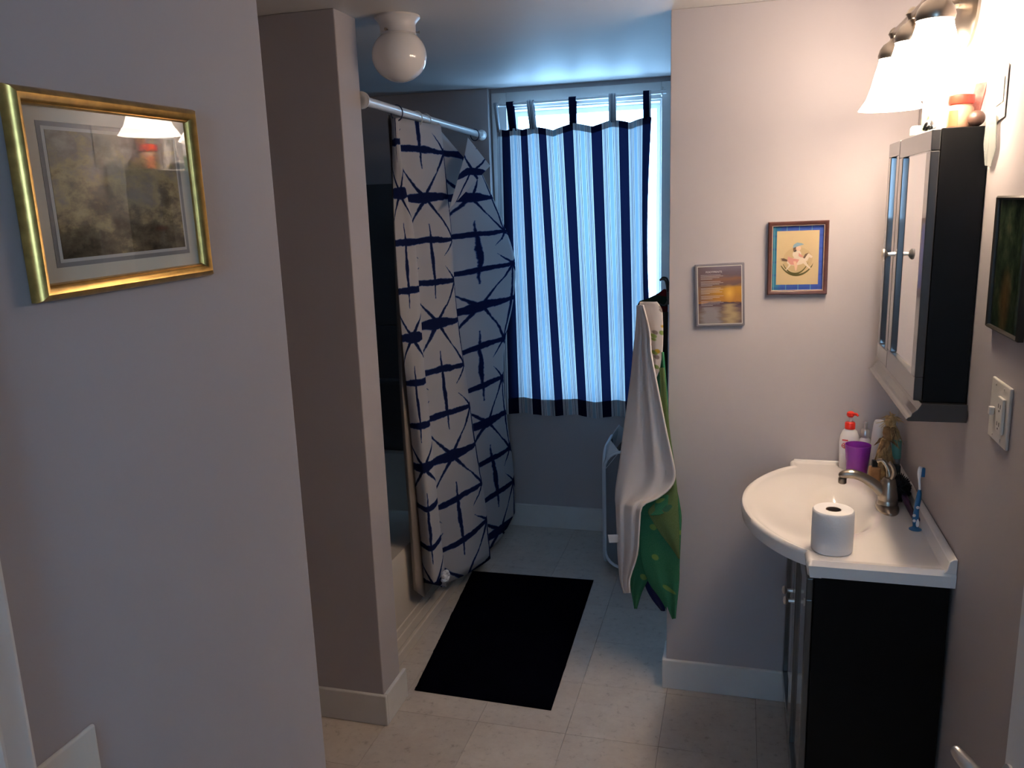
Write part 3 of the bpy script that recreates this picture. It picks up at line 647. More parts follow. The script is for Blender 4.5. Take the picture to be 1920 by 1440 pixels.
TW_HOOD=[[(-0.32,2.745,1.394),(-0.306,2.739,1.395),(-0.29,2.719,1.397),(-0.275,2.708,1.398),(-0.261,2.706,1.399)],[(-0.322,2.746,1.369),(-0.303,2.739,1.37),(-0.283,2.718,1.373),(-0.263,2.708,1.374),(-0.245,2.706,1.374)],[(-0.305,2.747,1.333),(-0.289,2.739,1.335),(-0.272,2.718,1.338),(-0.256,2.709,1.339),(-0.242,2.706,1.339)],[(-0.294,2.748,1.28),(-0.281,2.738,1.281),(-0.267,2.717,1.285),(-0.254,2.71,1.286),(-0.241,2.706,1.287)],[(-0.291,2.748,1.225),(-0.278,2.737,1.228),(-0.265,2.717,1.231),(-0.254,2.711,1.233),(-0.243,2.706,1.234)],[(-0.283,2.749,1.171),(-0.275,2.737,1.173),(-0.266,2.717,1.178),(-0.259,2.712,1.179),(-0.251,2.705,1.18)],[(-0.274,2.75,1.138),(-0.271,2.736,1.141),(-0.268,2.717,1.145),(-0.266,2.713,1.146),(-0.263,2.705,1.148)]]
TW_GREEN=[[(-0.268,2.755,1.224),(-0.264,2.746,1.226),(-0.258,2.732,1.229),(-0.254,2.725,1.23),(-0.25,2.722,1.231),(-0.245,2.712,1.232),(-0.24,2.699,1.235)],[(-0.268,2.756,1.078),(-0.261,2.745,1.08),(-0.254,2.732,1.084),(-0.247,2.725,1.085),(-0.241,2.722,1.086),(-0.234,2.712,1.089),(-0.227,2.698,1.092)],[(-0.264,2.756,0.966),(-0.256,2.745,0.969),(-0.249,2.731,0.973),(-0.242,2.726,0.975),(-0.236,2.723,0.976),(-0.229,2.711,0.979),(-0.221,2.698,0.983)],[(-0.256,2.756,0.852),(-0.247,2.744,0.856),(-0.238,2.731,0.861),(-0.23,2.727,0.863),(-0.222,2.723,0.864),(-0.213,2.711,0.868),(-0.205,2.698,0.873)],[(-0.294,2.756,0.744),(-0.276,2.744,0.749),(-0.259,2.731,0.754),(-0.243,2.727,0.757),(-0.227,2.723,0.759),(-0.21,2.71,0.765),(-0.193,2.698,0.77)],[(-0.316,2.756,0.693),(-0.293,2.743,0.699),(-0.271,2.731,0.705),(-0.249,2.728,0.708),(-0.227,2.723,0.711),(-0.205,2.71,0.717),(-0.184,2.698,0.723)],[(-0.324,2.756,0.637),(-0.298,2.742,0.644),(-0.273,2.732,0.65),(-0.249,2.728,0.653),(-0.225,2.722,0.657),(-0.2,2.709,0.664),(-0.176,2.698,0.67)],[(-0.324,2.756,0.573),(-0.298,2.742,0.581),(-0.273,2.732,0.587),(-0.249,2.729,0.59),(-0.225,2.722,0.595),(-0.201,2.708,0.602),(-0.177,2.698,0.608)],[(-0.316,2.755,0.473),(-0.292,2.741,0.481),(-0.269,2.732,0.488),(-0.247,2.729,0.491),(-0.225,2.722,0.496),(-0.202,2.708,0.504),(-0.18,2.699,0.51)],[(-0.291,2.755,0.394),(-0.272,2.741,0.402),(-0.253,2.732,0.408),(-0.236,2.73,0.411),(-0.217,2.722,0.417),(-0.199,2.708,0.425),(-0.181,2.699,0.431)],[(-0.25,2.754,0.336),(-0.238,2.74,0.344),(-0.228,2.733,0.349),(-0.218,2.73,0.352),(-0.207,2.721,0.357),(-0.196,2.707,0.365),(-0.186,2.7,0.37)],[(-0.223,2.754,0.288),(-0.217,2.74,0.295),(-0.212,2.733,0.299),(-0.207,2.731,0.301),(-0.202,2.721,0.307),(-0.196,2.707,0.315),(-0.191,2.7,0.319)],[(-0.208,2.753,0.259),(-0.205,2.74,0.266),(-0.202,2.734,0.269),(-0.2,2.731,0.271),(-0.198,2.72,0.277),(-0.195,2.707,0.284),(-0.193,2.701,0.288)]]
TW_GREEN2=[[(-0.335,2.82,0.669),(-0.322,2.823,0.668),(-0.307,2.81,0.674),(-0.293,2.797,0.68),(-0.28,2.8,0.679)],[(-0.339,2.821,0.546),(-0.325,2.823,0.546),(-0.309,2.809,0.553),(-0.293,2.797,0.559),(-0.28,2.801,0.558)],[(-0.359,2.822,0.419),(-0.341,2.823,0.42),(-0.321,2.808,0.429),(-0.302,2.797,0.435),(-0.285,2.802,0.434)],[(-0.365,2.823,0.365),(-0.348,2.822,0.367),(-0.33,2.807,0.376),(-0.314,2.798,0.382),(-0.298,2.803,0.381)],[(-0.361,2.825,0.312),(-0.351,2.822,0.314),(-0.34,2.805,0.323),(-0.33,2.798,0.328),(-0.322,2.805,0.326)],[(-0.349,2.825,0.246),(-0.347,2.821,0.249),(-0.344,2.805,0.258),(-0.342,2.799,0.261),(-0.341,2.805,0.257)]]
TW_OLIVE=[[(-0.252,2.702,1.181),(-0.248,2.701,1.181),(-0.243,2.694,1.183),(-0.238,2.687,1.184),(-0.234,2.686,1.184)],[(-0.241,2.702,0.981),(-0.235,2.701,0.982),(-0.229,2.694,0.984),(-0.223,2.687,0.986),(-0.217,2.686,0.986)],[(-0.227,2.703,0.795),(-0.219,2.701,0.796),(-0.21,2.693,0.799),(-0.201,2.687,0.801),(-0.193,2.687,0.802)],[(-0.243,2.703,0.736),(-0.229,2.701,0.738),(-0.215,2.693,0.742),(-0.201,2.687,0.745),(-0.187,2.687,0.746)],[(-0.286,2.704,0.685),(-0.261,2.7,0.688),(-0.235,2.692,0.693),(-0.209,2.688,0.697),(-0.185,2.688,0.698)],[(-0.277,2.704,0.653),(-0.253,2.7,0.656),(-0.229,2.692,0.661),(-0.206,2.688,0.664),(-0.183,2.688,0.666)],[(-0.244,2.704,0.6),(-0.228,2.7,0.603),(-0.212,2.692,0.608),(-0.196,2.688,0.611),(-0.18,2.688,0.612)],[(-0.202,2.705,0.545),(-0.197,2.699,0.548),(-0.191,2.691,0.552),(-0.185,2.689,0.553),(-0.18,2.689,0.554)],[(-0.184,2.705,0.513),(-0.182,2.699,0.516),(-0.18,2.691,0.519),(-0.179,2.689,0.52),(-0.178,2.689,0.52)]]
TW_FLAP=[[(-0.271,2.715,0.734),(-0.254,2.709,0.737),(-0.236,2.696,0.743),(-0.219,2.69,0.746)],[(-0.31,2.715,0.699),(-0.279,2.709,0.703),(-0.248,2.696,0.71),(-0.219,2.69,0.714)],[(-0.313,2.716,0.673),(-0.282,2.709,0.678),(-0.251,2.695,0.685),(-0.22,2.691,0.689)],[(-0.306,2.716,0.658),(-0.287,2.708,0.662),(-0.269,2.695,0.668),(-0.251,2.691,0.671)]]
TW_NAVY=[[(-0.324,2.86,0.447),(-0.305,2.863,0.448),(-0.284,2.85,0.455),(-0.264,2.837,0.462),(-0.245,2.84,0.463)],[(-0.32,2.861,0.352),(-0.301,2.863,0.353),(-0.281,2.849,0.361),(-0.261,2.837,0.369),(-0.242,2.841,0.368)],[(-0.31,2.862,0.309),(-0.293,2.863,0.311),(-0.275,2.848,0.32),(-0.257,2.837,0.327),(-0.24,2.842,0.326)],[(-0.287,2.863,0.268),(-0.275,2.862,0.27),(-0.263,2.847,0.279),(-0.251,2.838,0.285),(-0.24,2.843,0.283)],[(-0.255,2.865,0.228),(-0.252,2.862,0.23),(-0.248,2.845,0.238),(-0.244,2.838,0.242),(-0.242,2.845,0.239)]]
TW_MAROON=[[(-0.25,2.83,1.425),(-0.247,2.83,1.425),(-0.242,2.815,1.427),(-0.238,2.8,1.428),(-0.235,2.8,1.428)],[(-0.271,2.831,1.411),(-0.263,2.83,1.411),(-0.253,2.814,1.413),(-0.243,2.8,1.414),(-0.235,2.801,1.414)],[(-0.309,2.832,1.393),(-0.291,2.83,1.393),(-0.271,2.813,1.395),(-0.252,2.8,1.396),(-0.235,2.802,1.396)],[(-0.34,2.833,1.371),(-0.314,2.83,1.371),(-0.286,2.812,1.373),(-0.26,2.8,1.375),(-0.235,2.803,1.374)],[(-0.342,2.835,1.247),(-0.315,2.829,1.248),(-0.286,2.81,1.251),(-0.259,2.801,1.253),(-0.234,2.805,1.253)],[(-0.331,2.835,1.096),(-0.306,2.828,1.098),(-0.28,2.81,1.103),(-0.256,2.802,1.105),(-0.233,2.805,1.105)]]
TW_DARK=[[(-0.255,2.79,1.355),(-0.249,2.787,1.355),(-0.242,2.773,1.357),(-0.236,2.758,1.359),(-0.23,2.755,1.359)],[(-0.258,2.791,1.237),(-0.251,2.787,1.237),(-0.243,2.772,1.24),(-0.236,2.758,1.243),(-0.23,2.756,1.243)],[(-0.257,2.792,1.032),(-0.25,2.787,1.034),(-0.242,2.771,1.038),(-0.235,2.758,1.041),(-0.228,2.757,1.042)],[(-0.252,2.793,0.841),(-0.245,2.787,0.843),(-0.237,2.77,0.849),(-0.23,2.758,0.853),(-0.224,2.758,0.853)]]

# shower curtain
sc = thing('shower_curtain', (-1.15, 3.2, 0.08), 'white shower curtain with navy tie-dye star print drawn to the far end of the tub', 'shower curtain')
ctrl = [[c[1][k] for c in SC] for k in range(9)]
G = surf(ctrl, 7, 5)
ul = []
for i in range(len(SC) - 1):
    for k in range(7): ul.append(SC[i][0] + (SC[i + 1][0] - SC[i][0]) * k / 7)
ul.append(SC[-1][0])
ZK, VK = [-0.2, 0.09, 0.70, 1.27, 1.76, 2.2], [-0.01, 0.235, 0.748, 1.261, 1.774, 2.2]     # the farther folds hang a little stretched
def vmap(u_, z):
    a = lerp(ZK, VK, z); k = min(1.0, max(0.0, (u_ - 0.07) / 0.1)); return z * (1 - k) + a * k
UV = [[(ul[j], vmap(ul[j], p.z)) for j, p in enumerate(r)] for r in G]
MB().grid(G, UV).build('drape', 'shibori', sc, smooth='all', solid=0.0012, recalc=False)
uvs = [(0.50, 1.92), (0.66, 1.82), (0.57, 1.70), (0.44, 1.66), (0.50, 1.84)]
mb = MB().add(FLAP, [(0, 1, 4), (1, 2, 4), (2, 3, 4)], uvs)
mb.build('folded_corner', 'shibori', sc, solid=0.0015, recalc=False)
ln = thing('curtain_liner', (-1.2, 2.84, 0.16), 'taupe vinyl shower liner hanging just inside the printed curtain', 'liner')
G = surf([[c[k] for c in LN] for k in range(9)], 8, 5)
MB().grid(G).build('sheet', 'liner', ln, smooth='all', solid=0.0015, recalc=False)
pf = MB()
for k in range(14):
    a = k * 2.4; rr_ = 0.013 * math.sqrt((k + 0.5) / 14)
    pf.lathe([(0.0, -0.012), (0.009, -0.007), (0.012, 0), (0.009, 0.007), (0.0, 0.012)], (-1.128 + 0.004 * math.sin(a * 1.7), 2.925 + rr_ * math.cos(a) * 1.2, 0.255 + rr_ * math.sin(a) * 1.6), 10)
tag(pf.build('bath_puff', 'puff', loc=(-1.128, 2.925, 0.255), smooth='all'), 'small crumpled white puff low on the near fold of the shower curtain', 'bath puff')

# bath mat
mp_ = [(-1.214, 3.513), (-0.627, 3.530), (-0.599, 2.499), (-1.112, 2.512)]
mt_ = thing('bath_mat', (-0.9, 3.0, 0.0), 'rectangular navy-black bath mat beside the tub', 'bath mat')
def bil(s_, t_):
    a = Vector(mp_[3]) * (1 - s_) + Vector(mp_[2]) * s_; b = Vector(mp_[0]) * (1 - s_) + Vector(mp_[1]) * s_
    return a * (1 - t_) + b * t_
G = []
for j in range(61):
    row = []
    for i in range(41):
        p = bil(i / 40, j / 60); e = min(i, 40 - i, j, 60 - j); jit = 0.002 if e == 0 else 0.0
        row.append((p.x + random.uniform(-1, 1) * jit, p.y + random.uniform(-1, 1) * jit, 0.003 if e == 0 else 0.011 + random.uniform(-0.0012, 0.0012)))
    G.append(row)
MB().grid(G).build('pile', 'mat_rug', mt_, smooth='all', recalc=False)
MB().prism([(p[0], p[1], 0.0005) for p in (mp_[3], mp_[2], mp_[1], mp_[0])], (0, 0, 0.003)).build('backing', 'mat_rug', mt_)

# ------------------------------------------------------------------ ceiling globe
cg = thing('ceiling_light', (-1.015, 2.48, ZC), 'unlit white glass globe ceiling light beside the shower wall', 'ceiling light')
c0 = (-1.015, 2.48, ZC)
MB().lathe([(0.068, 0), (0.068, -0.006), (0.060, -0.014), (0.054, -0.024), (0.053, -0.046), (0.056, -0.05), (0.050, -0.053)], c0, 32).build('fitter', 'fitter', cg, smooth=True)
prof = [(0.047, -0.040)] + [(0.083 * math.sin(a), -0.112 + 0.076 * math.cos(a)) for a in [0.60 + (PI - 0.60) * k / 20 for k in range(21)]]
MB().lathe(prof, c0, 36).build('globe', 'opal', cg, smooth='all')
for a in (0.35, 2.45, 4.5):
    d = Vector((math.cos(a), math.sin(a), 0)); p = Vector(c0) + Vector((0, 0, -0.045))
    MB().tube([p + d * 0.05, p + d * 0.062], 0.0022, 6).lathe([(0.0, 0), (0.0045, 0.001), (0.0045, 0.004), (0, 0.005)], p + d * 0.061, 8, d).build('thumb_screw', 'nickel', cg, smooth=True)

# ------------------------------------------------------------------ gold framed picture on the left wall
ang = math.radians(0.6)
ux, uz, nn = (0, math.cos(ang), math.sin(ang)), (0, -math.sin(ang), math.cos(ang)), (1, 0, 0)
o = Vector((XL + 0.001, 0.567, 1.652)); w_, h_ = 0.243, 0.177
gp = thing('framed_picture', (XL, 0.69, 1.652), 'gold framed landscape print under glass on the left wall', 'picture')
frame_mesh(o, ux, uz, nn, w_, h_, [(0, 0), (0, 0.006), (0.002, 0.011), (0.006, 0.0135), (0.010, 0.012), (0.0125, 0.008), (0.0135, 0.0085), (0.0145, 0.006), (0.0145, 0)]).build('frame', 'gold', gp, smooth=True)
panel(o, ux, uz, nn, 0.014, w_ - 0.014, 0.014, h_ - 0.014, 0.001, 0.0030).build('mat_board', 'mat_board', gp)
panel(o, ux, uz, nn, 0.030, w_ - 0.029, 0.027, h_ - 0.026, 0.0030, 0.0033).build('grey_border', 'grey_line', gp)
panel(o, ux, uz, nn, 0.0345, w_ - 0.0335, 0.031, h_ - 0.030, 0.0033, 0.0036).build('white_border', 'white_line', gp)
panel(o, ux, uz, nn, 0.038, w_ - 0.036, 0.034, h_ - 0.033, 0.0036, 0.0039).build('print', 'painting', gp)
panel(o, ux, uz, nn, 0.014, w_ - 0.014, 0.014, h_ - 0.014, 0.0048, 0.0058).build('glass', 'glass', gp)

# switch plate on the left wall by the door trim
sp = thing('switch_plate', (XL, 0.526, 1.196), 'ivory switch plate low on the left wall beside the door trim', 'switch plate')
MB().box(XL, XL + 0.005, 0.490, 0.561, 1.142, 1.257).build('plate', 'plate', sp, bevel=0.002)
MB().box(XL + 0.005, XL + 0.013, 0.521, 0.531, 1.188, 1.21).build('toggle', 'plate', sp, bevel=0.001)

# ------------------------------------------------------------------ pictures on the facing wall
an = math.radians(2.0)
ux, uz, nn = (math.cos(an), 0, math.sin(an)), (-math.sin(an), 0, math.cos(an)), (0, -1, 0)
o = Vector((-0.137, YP - 0.0005, 1.315)); w_, h_ = 0.153, 0.201
pq = thing('plaque', (-0.06, YP, 1.315), 'sunset beach poem plaque with a grey edge, lower of the two wall pictures', 'plaque')
panel(o, ux, uz, nn, 0, w_, 0, h_, 0.0, 0.014).build('board', 'grey_frame', pq, bevel=0.003)
panel(o, ux, uz, nn, 0.007, w_ - 0.007, 0.007, h_ - 0.007, 0.014, 0.0144).build('white_border', 'white_line', pq)
panel(o, ux, uz, nn, 0.0095, w_ - 0.0095, 0.0095, h_ - 0.0095, 0.0144, 0.0148).build('print', 'sunset', pq)
o2 = o + Vector(nn) * 0.0149
text('title', 'FOOTPRINTS', 0.0085, o2 + Vector(ux) * 0.034 + Vector(uz) * 0.172, ux, uz, nn, 'print_text', pq)
for k in range(24):
    if k in (4, 9, 15, 19): continue
    zz = 0.165 - k * 0.0042; ln_ = (0.062, 0.07, 0.058, 0.066, 0.05)[k % 5] * (0.55 if k in (3, 8, 14, 18, 23) else 1)
    panel(o, ux, uz, nn, 0.018, 0.018 + ln_, zz, zz + 0.0008, 0.0148, 0.0150).build('text_line', 'print_text', pq)
panel(o, ux, uz, nn, 0.001, w_ - 0.001, 0.001, h_ - 0.001, 0.0152, 0.0156).build('glaze', 'glass', pq)

an = math.radians(0.6)
ux, uz = (math.cos(an), 0, math.sin(an)), (-math.sin(an), 0, math.cos(an))
o = Vector((0.080, YP - 0.0005, 1.418)); w_, h_ = 0.177, 0.225
rp = thing('framed_picture', (0.17, YP, 1.418), 'mahogany framed rocking horse picture with a blue plaid mat', 'picture')
frame_mesh(o, ux, uz, nn, w_, h_, [(0, 0), (0, 0.016), (0.003, 0.019), (0.009, 0.0175), (0.0125, 0.013), (0.0125, 0)]).build('frame', 'mahogany', rp, smooth=True)
frame_mesh(o + Vector(ux) * 0.0115 + Vector(uz) * 0.0115, ux, uz, nn, w_ - 0.023, h_ - 0.023, [(0, 0.010), (0, 0.0135), (0.0015, 0.0142), (0.0028, 0.012), (0.0028, 0.010)]).build('bead_edge', 'bead', rp)
panel(o, ux, uz, nn, 0.012, w_ - 0.012, 0.012, h_ - 0.012, 0.003, 0.0052).build('mat_board', 'plaid', rp)
panel(o, ux, uz, nn, 0.0265, w_ - 0.0265, 0.0305, h_ - 0.029, 0.0052, 0.0056).build('print', 'cream_print', rp)
def art(nm, pts, mt, lvl):
    a0, b0, s_ = 0.0865, 0.100, 0.00128
    MB().prism([o + Vector(ux) * (a0 + x * s_) + Vector(uz) * (b0 + y * s_) + Vector(nn) * (0.0056 + lvl * 0.00012) for x, y in pts], Vector(nn) * 0.0001).build(nm, mt, rp)
def ell(cx, cy, rx, ry, n=16, r=0.0):
    return [(cx + rx * math.cos(t) * math.cos(r) - ry * math.sin(t) * math.sin(r), cy + rx * math.cos(t) * math.sin(r) + ry * math.sin(t) * math.cos(r)) for t in [2 * PI * k / n for k in range(n)]]
arc = [(44 * math.cos(math.radians(a)), 22 + 56 * math.sin(math.radians(a))) for a in range(212, 331, 8)]
arc2 = [(44 * math.cos(math.radians(a)), 25 + 54 * math.sin(math.radians(a))) for a in range(330, 211, -8)]
art('horse_shadow', ell(2, 6, 34, 30), 'print_shade', 0)
art('rocker', arc + arc2, 'print_olive', 1)
art('rocker', [(x * 0.78 - 3, y + 4) for x, y in arc] + [(x * 0.78 - 3, y + 3.4) for x, y in arc2], 'print_olive', 1)
art('horse_leg', [(-16, -2), (-22, -14), (-26, -18), (-23, -19), (-12, -6)], 'print_white', 2)
art('horse_leg', [(14, -2), (22, -10), (30, -17), (33, -15), (26, -8), (20, 3)], 'print_white', 2)
art('horse_body', ell(0, 2, 23, 9.5, r=0.12), 'print_white', 3)
art('horse_head', [(14, 5), (20, 17), (27, 20), (36, 13), (34, 9), (28, 11), (24, 2)], 'print_white', 4)
art('mane', [(14, 10), (19, 19), (27, 22), (24, 18), (18, 8)], 'print_brown', 5)
art('tail', [(-21, 6), (-30, 10), (-38, 9), (-33, 6), (-37, 4), (-22, 2)], 'print_brown', 4)
art('saddle', [(-12, 10), (-20, 14), (-22, 4), (-14, -6), (-2, -7), (6, 6)], 'print_pink', 5)
art('rider_leg', [(-2, 2), (2, -8), (0, -20), (-3, -21), (-5, -10), (-8, 2)], 'print_skin', 6)
art('rider_coat', ell(0, 19, 10, 10), 'print_white', 6)
art('rider_arm', [(4, 22), (14, 14), (15, 10), (4, 14)], 'print_pink', 7)
art('rider_face', ell(3, 33, 6, 6), 'print_skin', 7)
art('rider_hair', ell(-5, 31, 4, 7), 'print_brown', 6)
art('rider_hat', [(-10, 34), (-8, 42), (0, 47), (10, 45), (16, 42), (8, 40), (0, 37)], 'print_blue', 8)
panel(o, ux, uz, nn, 0.0125, w_ - 0.0125, 0.0125, h_ - 0.0125, 0.0085, 0.0092).build('glass', 'glass', rp)

# dark picture on the right wall
ux, uz, nn = (0, -1, 0), (0, 0, 1), (-1, 0, 0)
o = Vector((XR - 0.0005, 1.836, 1.452)); w_, h_ = 0.20, 0.255
dp = thing('framed_picture', (XR, 1.736, 1.452), 'dark green figure painting in a thin bronze frame on the right wall', 'picture')
frame_mesh(o, ux, uz, nn, w_, h_, [(0, 0), (0, 0.010), (0.003, 0.013), (0.0065, 0.010), (0.0065, 0)]).build('frame', 'lead_frame', dp, smooth=True)
panel(o, ux, uz, nn, 0.006, w_ - 0.006, 0.006, h_ - 0.006, 0.002, 0.005).build('print', 'greenpaint', dp)
panel(o, ux, uz, nn, 0.0065, w_ - 0.0065, 0.0065, h_ - 0.0065, 0.0065, 0.0075).build('glass', 'glass', dp)

# two-gang switch and outlet plate on the right wall
sw = thing('switch_plate', (XR, 1.72, 1.30), 'two-gang ivory plate with a toggle and an outlet on the right wall', 'switch plate')
MB().box(XR - 0.006, XR, 1.662, 1.780, 1.243, 1.362).build('plate', 'plate', sw, bevel=0.0025)
MB().box(XR - 0.016, XR - 0.006, 1.743, 1.754, 1.292, 1.308).build('toggle', 'plate', sw, bevel=0.002)
og = MB().box(XR - 0.012, XR - 0.006, 1.680, 1.715, 1.268, 1.337).build('outlet', 'plate', sw, bevel=0.002)
for zc in (1.286, 1.320):
    for dy in (-0.006, 0.006):
        MB().box(XR - 0.0124, XR - 0.0118, 1.6975 + dy - 0.0012, 1.6975 + dy + 0.0012, zc - 0.004, zc + 0.004).build('slot', 'slot', og)
    MB().lathe([(0.0022, 0), (0.0022, 0.0006)], (XR - 0.0124, 1.6975, zc - 0.009), 8, (1, 0, 0)).build('slot', 'slot', og)
for yy in (1.7485, 1.6975):
    for zz in (1.352, 1.253):
        MB().lathe([(0.003, 0), (0.0022, 0.0012), (0, 0.0014)], (XR - 0.006, yy, zz), 10, (-1, 0, 0)).build('screw', 'plate', sw, smooth=True)

# open door at the right edge
dr = sthing('door_1', (0.43, 1.0, 0), 'white panelled door standing open along the right wall', 'door')
DX = 0.412
MB().box(DX, DX + 0.035, 0.53, 1.285, 0.01, 2.03).build('slab', 'door', dr, bevel=0.006)
for z0, z1 in ((0.22, 0.95), (1.12, 1.88)):
    fr = MB()
    for (a, b, c, d) in ((0.65, 1.17, z0, z0 + 0.02), (0.65, 1.17, z1 - 0.02, z1), (0.65, 0.67, z0, z1), (1.15, 1.17, z0, z1)): fr.box(DX - 0.006, DX, a, b, c, d)
    fr.build('moulding', 'door', dr, bevel=0.003)
ds = MB().lathe([(0.031, 0), (0.031, 0.004), (0.024, 0.010), (0.012, 0.013)], (DX, 1.245, 0.838), 24, (-1, 0, 0)).build('rose', 'chrome', dr, smooth=True)
MB().tube(spline([(DX - 0.008, 1.245, 0.838), (DX - 0.030, 1.248, 0.839), (DX - 0.046, 1.262, 0.843), (DX - 0.060, 1.278, 0.852), (DX - 0.070, 1.292, 0.861)], 4), [0.011, 0.009, 0.008, 0.008, 0.008, 0.009, 0.010, 0.011, 0.0115, 0.012, 0.012, 0.0115, 0.011, 0.0105, 0.0095, 0.008, 0.004], 14).build('lever', 'chrome', ds, smooth='all')

# ------------------------------------------------------------------ vanity
vc = thing('vanity_cabinet', (0.33, 2.33, 0), 'black vanity cabinet with two doors under the white sink top', 'cabinet')
VX, VY0, VY1 = 0.187, 1.945, 2.718
VB = XR - 0.008
MB().box(VX, VB, VY0, VY0 + 0.018, 0.09, 0.838).box(VX, VB, VY1 - 0.018, VY1, 0.09, 0.838).box(VB - 0.012, VB, VY0 + 0.018, VY1 - 0.018, 0.09, 0.838).box(VX, VB, VY0 + 0.018, VY1 - 0.018, 0.09, 0.108).box(
    VX, VX + 0.018, VY0 + 0.018, VY1 - 0.018, 0.69, 0.745).box(VX + 0.03, VB, VY0 + 0.003, VY1 - 0.003, 0, 0.09).box(VX, VX + 0.03, VY0, VY0 + 0.06, 0, 0.09).box(VX, VX + 0.03, VY1 - 0.06, VY1, 0, 0.09).build('body', 'black', vc, bevel=0.002)
for y0, y1, ky in ((VY0 + 0.004, 2.328, 2.298), (2.334, VY1 - 0.004, 2.364)):
    d = MB()
    a, b = VX - 0.018, VX - 0.001; z0, z1, s_ = 0.10, 0.825, 0.055
    d.box(a, b, y0, y1, z0, z0 + s_).box(a, b, y0, y1, z1 - s_, z1).box(a, b, y0, y0 + s_, z0 + s_, z1 - s_).box(a, b, y1 - s_, y1, z0 + s_, z1 - s_)
    dd = d.build('door', 'blackfront', vc, bevel=0.003)
    MB().box(a + 0.008, b, y0 + s_, y1 - s_, z0 + s_, z1 - s_).build('door_panel', 'blackfront', dd)
    MB().lathe([(0.0065, 0), (0.0055, 0.010), (0.005, 0.016), (0.011, 0.020), (0.0125, 0.024), (0.010, 0.029), (0, 0.031)], (a, ky, 0.592), 16, (-1, 0, 0)).build('knob', 'chrome', dd, smooth=True)

# sink top with bowl and raised rim
ZD = 0.875
st = thing('sink_top', (0.33, 2.33, 0.838), 'white moulded sink top with a bowed front and integral basin on the vanity', 'sink')
Y0, Y1, YM = 1.927, 2.733, 2.33
def xfront(y):
    d = abs(y - YM)
    q = max(0.0, 1 - (d / 0.335) ** 2.0)
    return 0.166 - 0.151 * q ** 0.82 + (0.004 if d > 0.39 else 0)
NY, NX = 96, 44
def deck(s_, y, x):
    e = min(x - xfront(y), min(y - Y0, Y1 - y))
    z = ZD
    if e < 0.022: z += 0.004 * (math.sin(PI * min(1, max(0, e) / 0.022)) ** 1.0)
    if e < 0.006: z -= 0.008 * (1 - e / 0.006) ** 2
    r = math.hypot((x - 0.215) / 0.168, (y - YM) / 0.272)
    if r < 1: z -= 0.030 * (1 - r * r) ** 1.5
    r = math.hypot((x - 0.288) / 0.092, (y - YM) / 0.20)
    if r < 1: z -= 0.080 * (1 - r * r) ** 1.9
    return z
G = []
for j in range(NY + 1):
    tj = j / NY; y = Y0 + (Y1 - Y0) * (0.5 - 0.5 * math.cos(PI * tj) if False else tj)
    xf = xfront(y); row = []
    for i in range(NX + 1):
        s_ = (i / NX) ** 1.25; x = xf + (XR - 0.001 - xf) * s_
        row.append((x, y, deck(s_, y, x)))
    G.append(row)
mb = MB().grid(G)
ring = [(0, i) for i in range(NX, -1, -1)] + [(j, 0) for j in range(1, NY + 1)] + [(NY, i) for i in range(1, NX + 1)]
idx = lambda j, i: j * (NX + 1) + i
base = len(mb.v)
ctr = Vector((0.33, YM))
low = []
for j, i in ring:
    p = G[j][i]; low.append((p[0] + (0.004 if i < NX else 0), p[1] + (0.003 if j == 0 else -0.003 if j == NY else 0), 0.838))
mb.v += low
for k in range(len(ring) - 1): mb.f.append((idx(*ring[k]), idx(*ring[k + 1]), base + k + 1, base + k))
for j in range(NY):
    ya, yb = G[j][0][1], G[j + 1][0][1]; a_, b_ = xfront(ya) + 0.004, xfront(yb) + 0.004
    if max(a_, b_) < 0.195: mb.add([(a_, ya, 0.838), (0.20, ya, 0.838), (0.20, yb, 0.838), (b_, yb, 0.838)], [(0, 1, 2, 3)])
mb.build('basin_top', 'porcelain', st, smooth=True)
bs = [(XR - 0.001, 0), (XR - 0.028, 0), (XR - 0.022, 0.008), (XR - 0.018, 0.030), (XR - 0.010, 0.036), (XR - 0.001, 0.036)]
MB().prism([(x, Y0, ZD - 0.002 + z) for x, z in bs], (0, Y1 - Y0, 0)).build('backsplash', 'porcelain', st, smooth=True, bevel=0.002)
MB().box(0.180, XR - 0.028, Y1 - 0.012, Y1, ZD - 0.003, ZD + 0.007).build('side_splash', 'porcelain', st, bevel=0.003, smooth=True)
MB().lathe([(0.0, 0.004), (0.018, 0.004), (0.022, 0.002), (0.023, 0)], (0.288, YM, ZD - 0.100), 20).build('drain', 'chrome', st, smooth=True)

# faucet
fc = thing('faucet', (0.402, 2.335, ZD), 'brushed nickel single-handle faucet on the back of the sink', 'faucet')
MB().lathe([(0.034, 0), (0.034, 0.006), (0.030, 0.012), (0.024, 0.014)], (0.402, 2.335, ZD), 28, sx=0.85, sy=1.9).build('base_plate', 'nickel', fc, smooth=True)
MB().lathe([(0.027, 0.012), (0.0265, 0.022), (0.0255, 0.024), (0.0255, 0.027), (0.0265, 0.029), (0.024, 0.045), (0.019, 0.072), (0.017, 0.082), (0.012, 0.087), (0, 0.088)], (0.402, 2.335, ZD), 28).build('body', 'nickel', fc, smooth=True)
MB().tube(spline([(0.400, 2.335, ZD + 0.030), (0.378, 2.335, ZD + 0.055), (0.345, 2.335, ZD + 0.080), (0.312, 2.335, ZD + 0.092), (0.288, 2.335, ZD + 0.090), (0.276, 2.335, ZD + 0.083)], 4), [0.017, 0.0165, 0.016, 0.016, 0.0155, 0.015, 0.0145, 0.014, 0.0135, 0.0132, 0.013, 0.013, 0.013, 0.013, 0.0125, 0.012, 0.0115, 0.011, 0.010, 0.008, 0.005], 14).build('spout', 'nickel', fc, smooth='all')
